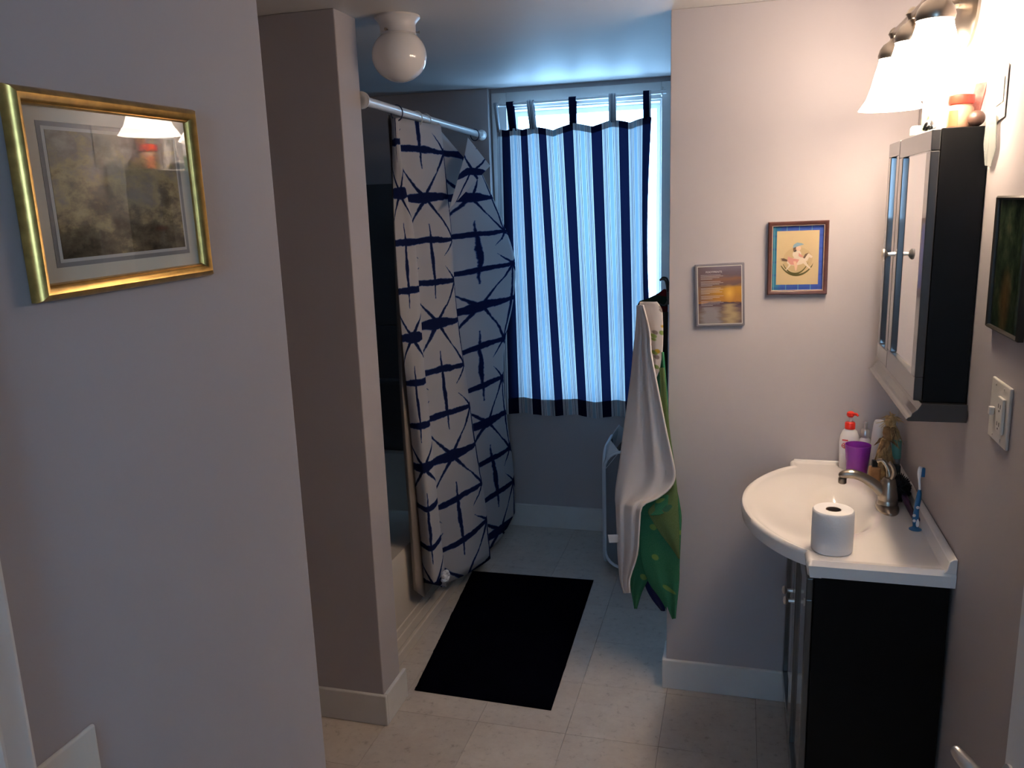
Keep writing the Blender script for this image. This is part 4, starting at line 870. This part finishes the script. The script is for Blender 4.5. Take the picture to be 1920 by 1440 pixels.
MB().lathe([(0.0105, 0), (0.011, -0.002), (0.011, -0.014), (0.009, -0.016)], (0.284, 2.335, ZD + 0.080), 18).build('aerator', 'nickel', fc, smooth=True)
MB().tube(spline([(0.404, 2.335, ZD + 0.084), (0.402, 2.338, ZD + 0.100), (0.396, 2.342, ZD + 0.118), (0.384, 2.346, ZD + 0.132), (0.372, 2.350, ZD + 0.128)], 4), [0.0075] * 5 + [0.006] * 6 + [0.0055] * 6, 10).build('handle', 'nickel', fc, smooth='all')
MB().tube(spline([(0.405, 2.330, ZD + 0.082), (0.412, 2.326, ZD + 0.103), (0.408, 2.322, ZD + 0.121), (0.398, 2.322, ZD + 0.134)], 4), [0.007] * 5 + [0.0055] * 4 + [0.005] * 4, 10).build('handle', 'nickel', fc, smooth='all')

# toilet paper roll
tp = thing('toilet_paper_roll', (0.229, 2.02, ZD), 'white toilet paper roll standing on the near front corner of the sink top', 'toilet paper')
zt = ZD + 0.001
MB().lathe([(0.018, 0), (0.046, 0), (0.048, 0.003), (0.0485, 0.05), (0.048, 0.099), (0.045, 0.103), (0.020, 0.1035), (0.018, 0.102), (0.018, 0.0)], (0.229, 2.018, zt), 40).build('roll', 'paper', tp, smooth=True)
MB().lathe([(0.0175, 0.002), (0.0175, 0.102), (0.0165, 0.102), (0.0165, 0.002)], (0.229, 2.018, zt), 28).build('core', 'card', tp, smooth=True)

# toothbrush standing on its suction foot
tb = thing('toothbrush', (0.446, 2.186, ZD), 'blue and white toothbrush standing upright on a suction foot', 'toothbrush')
bx_, by_ = 0.446, 2.186
MB().lathe([(0.0155, 0), (0.015, 0.002), (0.008, 0.006), (0.0055, 0.012)], (bx_, by_, ZD + 0.0005), 18).build('suction_foot', 'blue_plastic', tb, smooth=True)
MB().tube(spline([(bx_, by_, ZD + 0.008), (bx_ - 0.001, by_, ZD + 0.03), (bx_, by_, ZD + 0.06), (bx_ + 0.003, by_, ZD + 0.09), (bx_ + 0.004, by_, ZD + 0.108)], 4), [0.006, 0.0065, 0.007, 0.0075, 0.0075, 0.0075, 0.007, 0.0065, 0.0065, 0.0068, 0.007, 0.007, 0.0065, 0.006, 0.005, 0.004, 0.0035], 12).build('handle', 'blue_plastic', tb, smooth='all')
MB().tube(spline([(bx_ + 0.004, by_, ZD + 0.106), (bx_ + 0.002, by_, ZD + 0.125), (bx_ + 0.0005, by_, ZD + 0.14), (bx_ + 0.001, by_, ZD + 0.160), (bx_ + 0.003, by_, ZD + 0.168)], 3), [0.0035, 0.003, 0.003, 0.003, 0.003, 0.003, 0.004, 0.005, 0.0055, 0.0055, 0.0055, 0.005, 0.003], 10).build('neck', 'white_plastic', tb, smooth='all')
MB().box(bx_ + 0.004, bx_ + 0.013, by_ - 0.0045, by_ + 0.0045, ZD + 0.142, ZD + 0.166).build('bristles', 'blue_plastic', tb, bevel=0.002)
for dx, dz, sy in ((0.003, 0.02, 1.0), (-0.006, 0.040, 0.6), (0.001, 0.062, 0.5), (-0.005, 0.026, 0.4)):
    MB().lathe([(0, 0.0015), (0.0035, 0.001), (0.0042, 0)], (bx_ + dx, by_ - 0.0066, ZD + dz), 12, (0, -1, 0), sx=1, sy=1.0 + 1.6 * (sy == 1.0)).build('spot', 'white_plastic', tb, smooth=True)

# soap pump bottle
sb = thing('soap_bottle', (0.340, 2.68, ZD), 'white hand soap bottle with a red pump behind the purple cup', 'bottle')
c = (0.340, 2.682, ZD)
MB().lathe([(0.024, 0), (0.0265, 0.004), (0.0285, 0.05), (0.0295, 0.085), (0.0275, 0.105), (0.021, 0.122), (0.013, 0.130), (0.012, 0.134)], c, 28, sx=1.0, sy=0.72).build('bottle', 'white_plastic', sb, smooth=True)
pm = MB().lathe([(0.0155, 0.129), (0.0155, 0.147), (0.013, 0.150), (0.006, 0.151)], c, 20).build('collar', 'red', sb, smooth=True)
MB().lathe([(0.004, 0.150), (0.004, 0.168)], c, 10).build('stem', 'white_plastic', sb, smooth=True)
MB().lathe([(0.008, 0.166), (0.012, 0.172), (0.011, 0.180), (0.006, 0.184), (0, 0.184)], c, 16).tube([(c[0], c[1], ZD + 0.176), (c[0] + 0.016, c[1] - 0.014, ZD + 0.178), (c[0] + 0.02, c[1] - 0.018, ZD + 0.174)], [0.005, 0.0045, 0.003], 8).build('pump_head', 'red', sb, smooth=True)
lx, ly, lz = c[0] - 0.011, c[1] - 0.0208, ZD + 0.078
dl = Vector((-0.30, -1, 0)).normalized(); ax_ = Vector((1, -0.30, 0)).normalized()
def disc(nm, a, b, off, mt, cz=0.0, n=24, star=False):
    P = []
    for k in range(n):
        t = 2 * PI * k / n; q = 1.0 + (0.28 * math.cos(6 * t) if star else 0)
        P.append(Vector((lx, ly, lz + cz)) + ax_ * (a * q * math.cos(t)) + Vector((0, 0, b * q * math.sin(t))) + dl * off)
    MB().prism(P, dl * 0.0006).build(nm, mt, sb)
disc('logo', 0.0135, 0.0095, 0.0012, 'logo_red'); disc('logo_field', 0.011, 0.0074, 0.0019, 'white_plastic'); disc('logo_star', 0.0085, 0.0056, 0.0026, 'logo_red', n=48, star=True); disc('logo_centre', 0.0035, 0.0025, 0.0033, 'white_plastic')
MB().obox(Vector((lx, ly, lz + 0.016)) - ax_ * 0.012 + dl * 0.0012, ax_ * 0.017, (0, 0, 0.004), dl * 0.0006).build('label_bar', 'logo_red', sb)

# purple cup
pc = MB().lathe([(0.0, 0.003), (0.026, 0.003), (0.0275, 0.006), (0.0355, 0.098), (0.0375, 0.098), (0.0372, 0.094), (0.0295, 0.002), (0.028, 0), (0, 0)], (0.357, 2.612, ZD), 32)
tag(pc.build('cup', 'purple', loc=(0.357, 2.612, ZD), smooth=True), 'purple plastic tumbler in front of the white soap bottle', 'cup')

# bottles behind
b2 = thing('pump_bottle', (0.386, 2.70, ZD), 'clear lotion bottle with a silver pump cap in the back corner of the sink', 'bottle')
c = (0.388, 2.700, ZD)
MB().lathe([(0.016, 0), (0.018, 0.004), (0.018, 0.075), (0.016, 0.09), (0.011, 0.097), (0.0105, 0.10)], c, 24).build('bottle', 'white_plastic', b2, smooth=True)
MB().lathe([(0.0125, 0.098), (0.0125, 0.122), (0.011, 0.124), (0.0055, 0.125), (0.0055, 0.14), (0.0065, 0.143), (0.005, 0.147), (0, 0.147)], c, 20).build('pump', 'chrome', b2, smooth=True)
b3 = thing('lotion_bottle', (0.424, 2.682, ZD), 'pale bottle standing behind the straw figure', 'bottle')
c = (0.424, 2.682, ZD)
MB().lathe([(0.020, 0), (0.0215, 0.004), (0.0215, 0.07), (0.020, 0.11), (0.016, 0.15), (0.013, 0.158), (0, 0.16)], c, 24).build('bottle', 'white_plastic', b3, smooth=True)
b4 = thing('teal_bottle', (0.466, 2.645, ZD), 'small teal capped bottle against the right wall behind the sink', 'bottle')
c = (0.466, 2.618, ZD + 0.001)
MB().lathe([(0.012, 0), (0.013, 0.003), (0.013, 0.055), (0.009, 0.06)], c, 18).build('bottle', 'grey_plastic', b4, smooth=True)
MB().lathe([(0.0135, 0.058), (0.0145, 0.062), (0.0140, 0.112), (0.012, 0.115), (0, 0.115)], c, 18).build('cap', 'teal', b4, smooth=True)
b5 = thing('perfume_box', (0.400, 2.55, ZD), 'amber scent bottle with a dark cap beside the faucet', 'bottle')
MB().box(0.381, 0.413, 2.530, 2.556, ZD, ZD + 0.052).build('bottle', 'amber', b5, bevel=0.005)
MB().box(0.388, 0.404, 2.536, 2.550, ZD + 0.052, ZD + 0.072).build('cap', 'black_plastic', b5, bevel=0.002)
b6 = thing('scent_bottle', (0.452, 2.49, ZD), 'clear scent bottle with a square black cap behind the faucet', 'bottle')
MB().box(0.430, 0.460, 2.478, 2.502, ZD, ZD + 0.055).build('bottle', 'sheet', b6, bevel=0.004)
MB().box(0.433, 0.457, 2.480, 2.500, ZD + 0.055, ZD + 0.077).build('cap', 'black_plastic', b6, bevel=0.003)
b7 = thing('red_tube', (0.425, 2.45, ZD), 'small dark red tube lying behind the faucet', 'tube')
MB().tube([(0.418, 2.44, ZD + 0.034), (0.444, 2.455, ZD + 0.034)], [0.0095, 0.011], 12).build('tube', 'logo_red', b7, smooth=True)
MB().box(0.424, 0.438, 2.440, 2.455, ZD, ZD + 0.026).build('stand', 'black_plastic', b7, bevel=0.002)

# black bristle brush lying against the backsplash
bb = thing('hair_brush', (0.445, 2.39, ZD), 'black bristly hair brush lying beside the faucet', 'brush')
mb = MB(); random.seed(5)
ctrb = Vector((0.442, 2.395, ZD + 0.040))
for k in range(420):
    t = math.acos(1 - 2 * (k + 0.5) / 420); p = k * 2.39996
    d = Vector((math.sin(t) * math.cos(p) * 0.55, math.sin(t) * math.sin(p), math.cos(t) * 0.75)); 
    a = ctrb + Vector((d.x, d.y, d.z)) * 0.030; b = ctrb + d * (0.050 + random.uniform(-0.004, 0.006))
    if b.z < ZD + 0.002: b.z = ZD + 0.002
    if a.z < ZD + 0.002: a.z = ZD + 0.002
    mb.tube([a, b], [0.0022, 0.0007], 4)
br = mb.build('bristles', 'bristle', bb); br['kind'] = 'stuff'
MB().lathe([(0.0, -0.034), (0.026, -0.026), (0.036, 0), (0.026, 0.026), (0.0, 0.034)], ctrb, 20, (0, 1, 0), sx=0.6, sy=0.9).build('head', 'bristle', bb, smooth='all')
MB().tube(spline([(0.447, 2.36, ZD + 0.03), (0.453, 2.32, ZD + 0.014), (0.456, 2.27, ZD + 0.0095), (0.458, 2.225, ZD + 0.0095)], 4), [0.009, 0.009, 0.0085, 0.0085, 0.008, 0.008, 0.008, 0.008, 0.0085, 0.009, 0.009, 0.0085, 0.006], 12).build('handle', 'plum', bb, smooth='all')

# straw figure
sf = thing('straw_figure', (0.428, 2.60, ZD), 'dried straw doll figure standing in the corner of the sink', 'figurine')
random.seed(11)
bxs, bys = 0.430, 2.598
def blades(nm, mt, c, n, l0, l1, spread, up, w=0.004, seed=1):
    random.seed(seed); mb = MB()
    for k in range(n):
        a = random.uniform(0, 2 * PI); d = Vector((math.cos(a) * spread, math.sin(a) * spread, up)) + Vector((random.uniform(-.2, .2), random.uniform(-.2, .2), random.uniform(-.15, .15)))
        d.normalize(); L = random.uniform(l0, l1); p0 = Vector(c) + Vector((random.uniform(-.004, .004), random.uniform(-.004, .004), random.uniform(-.006, .006)))
        side = d.cross(Vector((0.3, 0.2, 1))).normalized() * w; bend = Vector((0, 0, -0.25 * L * spread))
        m_ = p0 + d * L * 0.5; e = p0 + d * L + bend
        if min(p0.z, m_.z, e.z) < ZD + 0.003: continue
        P = [p0 - side * 0.4, p0 + side * 0.4, m_ + side, e, m_ - side]
        mb.prism(P, d.cross(side).normalized() * 0.0008)
    return mb.build(nm, mt, sf)
MB().lathe([(0.027, 0.001), (0.028, 0.02), (0.025, 0.06), (0.019, 0.095), (0.013, 0.118), (0.010, 0.124)], (bxs, bys, ZD), 18, sy=0.8).build('skirt', 'straw', sf, smooth=True)
MB().lathe([(0.0, 0.116), (0.013, 0.122), (0.019, 0.142), (0.017, 0.158), (0.0, 0.168)], (bxs + 0.010, bys, ZD), 16, sy=0.85).build('torso', 'husk', sf, smooth='all')
MB().lathe([(0.0, 0.158), (0.013, 0.164), (0.016, 0.178), (0.012, 0.192), (0.0, 0.198)], (bxs + 0.012, bys, ZD), 16).build('head', 'straw', sf, smooth='all')
blades('skirt_straw', 'straw', (bxs, bys, ZD + 0.118), 46, 0.06, 0.11, 0.35, -1.0, 0.006, 2)
blades('collar_husk', 'husk', (bxs + 0.008, bys, ZD + 0.128), 18, 0.03, 0.05, 0.9, -0.5, 0.008, 3)
blades('shawl', 'straw', (bxs + 0.020, bys, ZD + 0.165), 16, 0.04, 0.065, 0.5, -1.0, 0.008, 4)
blades('hair', 'straw', (bxs + 0.012, bys, ZD + 0.190), 26, 0.02, 0.045, 1.0, -0.1, 0.004, 5)
blades('top_knot', 'straw', (bxs + 0.012, bys, ZD + 0.190), 9, 0.014, 0.022, 0.5, 0.8, 0.003, 6)
for dz, dx in ((0.0, -0.038), (-0.010, -0.030), (-0.014, -0.024)):
    MB().tube([(bxs + 0.006, bys - 0.012, ZD + 0.186), (bxs + dx + 0.006, bys - 0.022, ZD + 0.176 + dz)], [0.0016, 0.0006], 5).build('stalk', 'straw_pale', sf)

# ------------------------------------------------------------------ mirror cabinet
mc = thing('mirror_cabinet', (0.43, 2.22, 1.22), 'black wall cabinet with mirrored doors above the sink', 'cabinet')
CX0, CX1, CY0, CY1, CZ0, CZ1 = 0.396, XR - 0.003, 1.966, 2.500, 1.262, 1.848
MB().box(CX0, CX1, CY0, CY1, CZ0, CZ1).build('body', 'black', mc, bevel=0.0015)
tr = [(CX1, 0), (0.366, 0), (0.362, 0.004), (0.366, 0.008), (0.372, 0.011), (0.374, 0.018), (0.384, 0.026), (0.390, 0.036), (0.392, 0.040), (CX1, 0.040)]
MB().prism([(x, CY0 - 0.018, 1.2215 + z) for x, z in tr], (0, CY1 - CY0 + 0.045, 0)).build('base_moulding', 'blackfront', mc, bevel=0.001)
for y0, y1, ky in ((CY0, 2.333, 2.316), (2.337, CY1, None)):
    a, b = CX0 - 0.019, CX0 - 0.001; s_ = 0.044 if ky else 0.036; z0, z1 = CZ0 + 0.003, CZ1 - 0.001
    d = MB().box(a, b, y0, y1, z0, z0 + s_ + 0.008).box(a, b, y0, y1, z1 - s_, z1).box(a, b, y0, y0 + s_, z0 + s_ + 0.008, z1 - s_).box(a, b, y1 - s_, y1, z0 + s_ + 0.008, z1 - s_)
    dd = d.build('door', 'blackfront', mc, bevel=0.002)
    MB().box(a + 0.008, b, y0 + s_, y1 - s_, z0 + s_ + 0.008, z1 - s_).build('mirror', 'mirror', dd)
    if ky: MB().lathe([(0.006, 0), (0.005, 0.010), (0.0045, 0.016), (0.012, 0.021), (0.0145, 0.025), (0.013, 0.029), (0, 0.032)], (a, ky, 1.566), 18, (-1, 0, 0)).build('knob', 'chrome', dd, smooth=True)

# things on top of the mirror cabinet
ZT = CZ1 + 0.0005
j1 = thing('jar', (0.440, 2.022, ZT), 'peach filled jar with a red lid on top of the mirror cabinet', 'jar')
c = (0.440, 2.022, ZT)
MB().lathe([(0.023, 0), (0.025, 0.003), (0.025, 0.040), (0.021, 0.046), (0.020, 0.050)], c, 24).build('jar', 'peach', j1, smooth=True)
MB().lathe([(0.0235, 0.049), (0.025, 0.051), (0.025, 0.066), (0.023, 0.068), (0, 0.068)], c, 24).build('lid', 'red', j1, smooth=True)
lab = []
for k in range(9):
    a = math.radians(200 + 6 * k); lab.append((math.cos(a), math.sin(a)))
MB().grid([[(c[0] + 0.0254 * x, c[1] + 0.0254 * y, ZT + z) for x, y in lab] for z in (0.004, 0.036)]).build('label', 'orange_label', j1, solid=0.0004)
j2 = thing('white_bottle', (0.412, 2.075, ZT), 'tall white bottle next to the red-lidded jar on the mirror cabinet', 'bottle')
c = (0.410, 2.070, ZT)
MB().lathe([(0.020, 0), (0.021, 0.003), (0.021, 0.075), (0.017, 0.086)], c, 22).build('bottle', 'white_plastic', j2, smooth=True)
MB().lathe([(0.0135, 0.086), (0.0135, 0.106), (0.011, 0.108), (0, 0.108)], c, 18).build('cap', 'white_plastic', j2, smooth=True)
j3 = thing('spray_bottle', (0.408, 2.16, ZT), 'slim white and green bottle near the cabinet front edge', 'bottle')
c = (0.407, 2.155, ZT)
MB().lathe([(0.016, 0), (0.017, 0.003), (0.017, 0.084), (0.012, 0.092), (0, 0.093)], c, 20).build('bottle', 'white_plastic', j3, smooth=True)
MB().lathe([(0.0174, 0.006), (0.0174, 0.040)], c, 20).build('label', 'green_label', j3, smooth=True)
text('lettering', 'ACI', 0.010, (c[0] - 0.010, c[1] - 0.0182, ZT + 0.030), (1, 0, 0), (0, 0, 1), (0, -1, 0), 'ink', j3)
j4 = thing('hair_clip', (0.388, 2.05, ZT), 'black and grey clip lying at the cabinet front edge', 'hair clip')
MB().tube(spline([(0.386, 2.040, ZT + 0.006), (0.390, 2.055, ZT + 0.016), (0.388, 2.075, ZT + 0.018), (0.386, 2.09, ZT + 0.006)], 4), 0.006, 8).build('jaw', 'black_plastic', j4, smooth='all')
MB().tube(spline([(0.392, 2.040, ZT + 0.006), (0.398, 2.058, ZT + 0.010), (0.396, 2.085, ZT + 0.006)], 4), 0.005, 8).build('jaw', 'grey_plastic', j4, smooth='all')
j5 = thing('soap_dish', (0.40, 2.24, ZT), 'small rounded grey tub behind the clip on the cabinet', 'tub')
MB().lathe([(0.016, 0), (0.019, 0.003), (0.019, 0.018), (0.015, 0.024), (0, 0.025)], (0.399, 2.235, ZT), 18).build('pot', 'grey_plastic', j5, smooth=True)
j6 = thing('brown_ball', (0.464, 1.99, ZT), 'brown wooden ball on the near back corner of the cabinet', 'ball')
MB().lathe([(0.0, 0)] + [(0.0165 * math.sin(t), 0.0165 - 0.0165 * math.cos(t)) for t in [PI * k / 14 for k in range(1, 14)]] + [(0, 0.033)], (0.464, 1.990, ZT), 20).build('ball', 'brown', j6, smooth='all')
j7 = thing('pink_packet', (0.466, 2.03, ZT), 'pink patterned packet leaning against the wall behind the ball', 'packet')
MB().obox((0.455, 2.055, ZT), (0.016, -0.024, 0), (0.016, -0.004, 0.092), (0.004, 0.003, 0.0)).build('packet', 'pinkpack', j7, bevel=0.001)
j8 = thing('greeting_card', (XR, 1.90, 1.80), 'printed card tucked between the cabinet and the wall', 'card')
MB().obox((XR - 0.005, 1.958, 1.845), (0.003, -0.090, 0.012), (0.0, 0.0, 0.098), (-0.0012, 0, 0)).build('card', 'cardpaper', j8)
MB().obox((XR - 0.0064, 1.925, 1.880), (0.0018, -0.045, 0.006), (0, 0, 0.048), (-0.0004, 0, 0)).build('stamp_print', 'grey_line', j8)
j9 = thing('plastic_sleeve', (XR, 1.93, 1.76), 'clear plastic sleeve hanging at the back edge of the cabinet', 'sleeve')
P = [(XR - 0.010, 1.960, 1.885), (XR - 0.008, 1.90, 1.862), (XR - 0.006, 1.892, 1.80), (XR - 0.007, 1.915, 1.765), (XR - 0.010, 1.945, 1.768), (XR - 0.012, 1.960, 1.81)]
MB().prism(P, (-0.0012, 0, 0)).build('sleeve', 'sheet', j9)

# ------------------------------------------------------------------ vanity light
vl = thing('vanity_light', (XR, 2.2, 2.12), 'lit brushed nickel three-shade vanity light above the mirror cabinet', 'wall light')
LX, LZ = 0.362, 2.062
MB().lathe([(0.098, 0), (0.098, 0.006), (0.088, 0.012), (0.080, 0.014), (0.062, 0.022), (0.03, 0.028), (0, 0.029)], (XR, 2.225, 2.135), 36, (-1, 0, 0)).build('backplate', 'nickel', vl, smooth=True)
MB().tube([(XR - 0.02, 2.21, 2.135), (LX + 0.02, 2.195, 2.118), (LX, 2.19, 2.112)], 0.010, 12).build('arm', 'nickel', vl, smooth=True)
MB().tube([(LX, 1.915, 2.108), (LX, 2.435, 2.116)], 0.0085, 12).build('bar', 'nickel', vl, smooth=True)
for y in (1.935, 2.180, 2.420):
    f = MB().lathe([(0.036, -0.008), (0.038, 0.0), (0.034, 0.014), (0.026, 0.026), (0.014, 0.034), (0.010, 0.04), (0.012, 0.044), (0.016, 0.052), (0.012, 0.060), (0.006, 0.066), (0, 0.067)], (LX, y, LZ), 24).build('fitter', 'nickel', vl, smooth=True)
    MB().lathe([(0.033, -0.004), (0.036, -0.02), (0.043, -0.045), (0.050, -0.075), (0.060, -0.105), (0.075, -0.128), (0.078, -0.132), (0.075, -0.130), (0.058, -0.106), (0.047, -0.075), (0.040, -0.045), (0.033, -0.02), (0.030, -0.004)], (LX, y, LZ), 36).build('shade', 'shade', vl, smooth='all')
    MB().lathe([(0.012, -0.02), (0.014, -0.035), (0.026, -0.06), (0.029, -0.078), (0.022, -0.096), (0, -0.104)], (LX, y, LZ), 18).build('bulb', 'bulb', vl, smooth='all')

# ------------------------------------------------------------------ towels on the hooks
hk = thing('hook_rack', (-0.226, 2.80, 1.40), 'black iron hook rack on the wall end above the hanging towels', 'hook rack')
MB().box(-0.232, -0.2255, 2.742, 2.85, 1.385, 1.425).build('bar', 'iron', hk, bevel=0.001)
for y in (2.765, 2.825):
    MB().tube(spline([(-0.231, y, 1.40), (-0.234, y, 1.44), (-0.240, y, 1.462), (-0.252, y, 1.466), (-0.258, y, 1.462)], 4), 0.0035, 8).build('hook', 'iron', hk, smooth='all')
MB().tube(spline([(-0.231, 2.80, 1.395), (-0.245, 2.80, 1.375), (-0.262, 2.80, 1.382)], 4), 0.004, 8).build('hook', 'iron', hk, smooth='all')
tw = thing('hooded_towel', (-0.29, 2.75, 0.32), 'white hooded baby towel with a fruit print hood hanging on the wall end', 'towel')
cloth('towel_body', TW_WHITE, 'white_towel', tw, 0.005)
cloth('hood', TW_HOOD, 'hood', tw, 0.004)
MB().tube(spline([TW_HOOD[1][0], TW_HOOD[2][0], TW_HOOD[3][0], TW_HOOD[4][0], TW_HOOD[5][0], TW_HOOD[6][0]], 4), 0.003, 6).build('hood_binding', 'white_towel', tw, smooth='all')
MB().obox((-0.438, 2.772, 0.552), (0.038, 0, 0.004), (0.004, 0, -0.030), (0, 0.0015, 0)).build('care_tag', 'white_plastic', tw)
gt = thing('beach_towel', (-0.24, 2.75, 0.24), 'green towel with lime dots and an olive reverse hanging by the wall edge', 'towel')
cloth('front_drop', TW_GREEN, 'green_towel', gt, 0.006)
cloth('rear_drop', TW_GREEN2, 'green_towel', gt, 0.006)
cloth('olive_fold', TW_OLIVE, 'olive_dots', gt, 0.006)
cloth('folded_edge', TW_FLAP, 'green_towel', gt, 0.006)
nt_ = thing('navy_towel', (-0.28, 2.85, 0.23), 'corner of a navy towel showing below the green towel', 'towel')
cloth('towel', TW_NAVY, 'navy_towel', nt_, 0.006)
mt2 = thing('plaid_cloth', (-0.28, 2.81, 1.1), 'maroon plaid cloth slung over the hook above the white towel', 'cloth')
cloth('cloth', TW_MAROON, 'maroon', mt2, 0.006)
dk = thing('black_garment', (-0.24, 2.77, 0.85), 'black garment hanging close against the wall end behind the towels', 'garment')
cloth('cloth', TW_DARK, 'dark_cloth', dk, 0.006)

# ------------------------------------------------------------------ pop-up hamper
hp = thing('laundry_hamper', (-0.40, 3.80, 0), 'white rimmed mesh laundry hamper under the window behind the towels', 'hamper')
HX0, HX1, HY0, HY1, HZ0, HZ1 = -0.592, -0.24, 3.63, 3.97, 0.03, 0.60
def rrect(f, a0, a1, b0, b1, r, n=6):
    out = []
    for ca, cb, t0 in ((a1 - r, b1 - r, 0), (a0 + r, b1 - r, 90), (a0 + r, b0 + r, 180), (a1 - r, b0 + r, 270)):
        for k in range(n + 1):
            t = math.radians(t0 + 90 * k / n); out.append(f(ca + r * math.cos(t), cb + r * math.sin(t)))
    return out
faces = [(lambda a, b: (a, HY0, b), HX0, HX1), (lambda a, b: (a, HY1, b), HX0, HX1), (lambda a, b: (HX0, a, b), HY0, HY1), (lambda a, b: (HX1, a, b), HY0, HY1)]
for i, (f, a0, a1) in enumerate(faces):
    P = rrect(f, a0 + 0.004, a1 - 0.004, HZ0, HZ1, 0.085)
    MB().loop(P, 0.0075, 8).build('rim', 'hamper_rim', hp, smooth='all')
    Q = rrect(f, a0 + 0.008, a1 - 0.008, HZ0 + 0.004, HZ1 - 0.004, 0.083)
    nrm = Vector((0, 0.001, 0)) if i < 2 else Vector((0.001, 0, 0))
    MB().prism(Q, nrm).build('mesh_side', 'hamper_mesh', hp)
MB().box(HX0 + 0.05, HX1 - 0.05, HY0 + 0.05, HY1 - 0.05, 0.012, 0.016).build('base', 'hamper_mesh', hp)
for sx, sy in ((0, 0), (1, 0), (0, 1), (1, 1)):
    x = HX0 if sx == 0 else HX1; y = HY0 if sy == 0 else HY1
    MB().add([(x, y, HZ1 - 0.10), (x + (0.075 if sx == 0 else -0.075), y, HZ1 + 0.0), (x + (0.03 if sx == 0 else -0.03), y + (0.03 if sy == 0 else -0.03), HZ1 + 0.045), (x, y + (0.075 if sy == 0 else -0.075), HZ1)], [(0, 1, 2), (0, 2, 3)]).build('corner_gusset', 'hamper_rim', hp, solid=0.002)
lg = surf([[(HX0 + 0.03 + (HX1 - HX0 - 0.06) * i / 6, HY0 + 0.03 + (HY1 - HY0 - 0.06) * j / 6, (0.60 if 0 < i < 6 and 0 < j < 6 else 0.48) + 0.035 * math.sin(i * 2.3 + j * 1.7)) for i in range(7)] for j in range(7)], 3, 3)
tag(MB().grid(lg).build('dark_clothing', 'dark_cloth', loc=(-0.41, 3.8, 0.5), smooth='all', solid=0.01, recalc=False), 'black clothing heaped at the top of the mesh hamper', 'clothing')
lb_ = MB(); random.seed(3)
for k in range(10):
    lb_.lathe([(0, -0.06), (0.08, -0.045), (0.11, 0), (0.08, 0.045), (0, 0.06)], (random.uniform(HX0 + 0.13, HX1 - 0.13), random.uniform(HY0 + 0.13, HY1 - 0.13), 0.085 + 0.036 * k), 12, rot=k)
tag(lb_.build('laundry_pile', 'laundry', loc=(-0.41, 3.8, 0.03), smooth='all'), 'grey laundry bundled inside the mesh hamper', 'laundry')

# remove helper bookkeeping
for ob in list(bpy.data.objects):
    if '_at' in ob: del ob['_at']
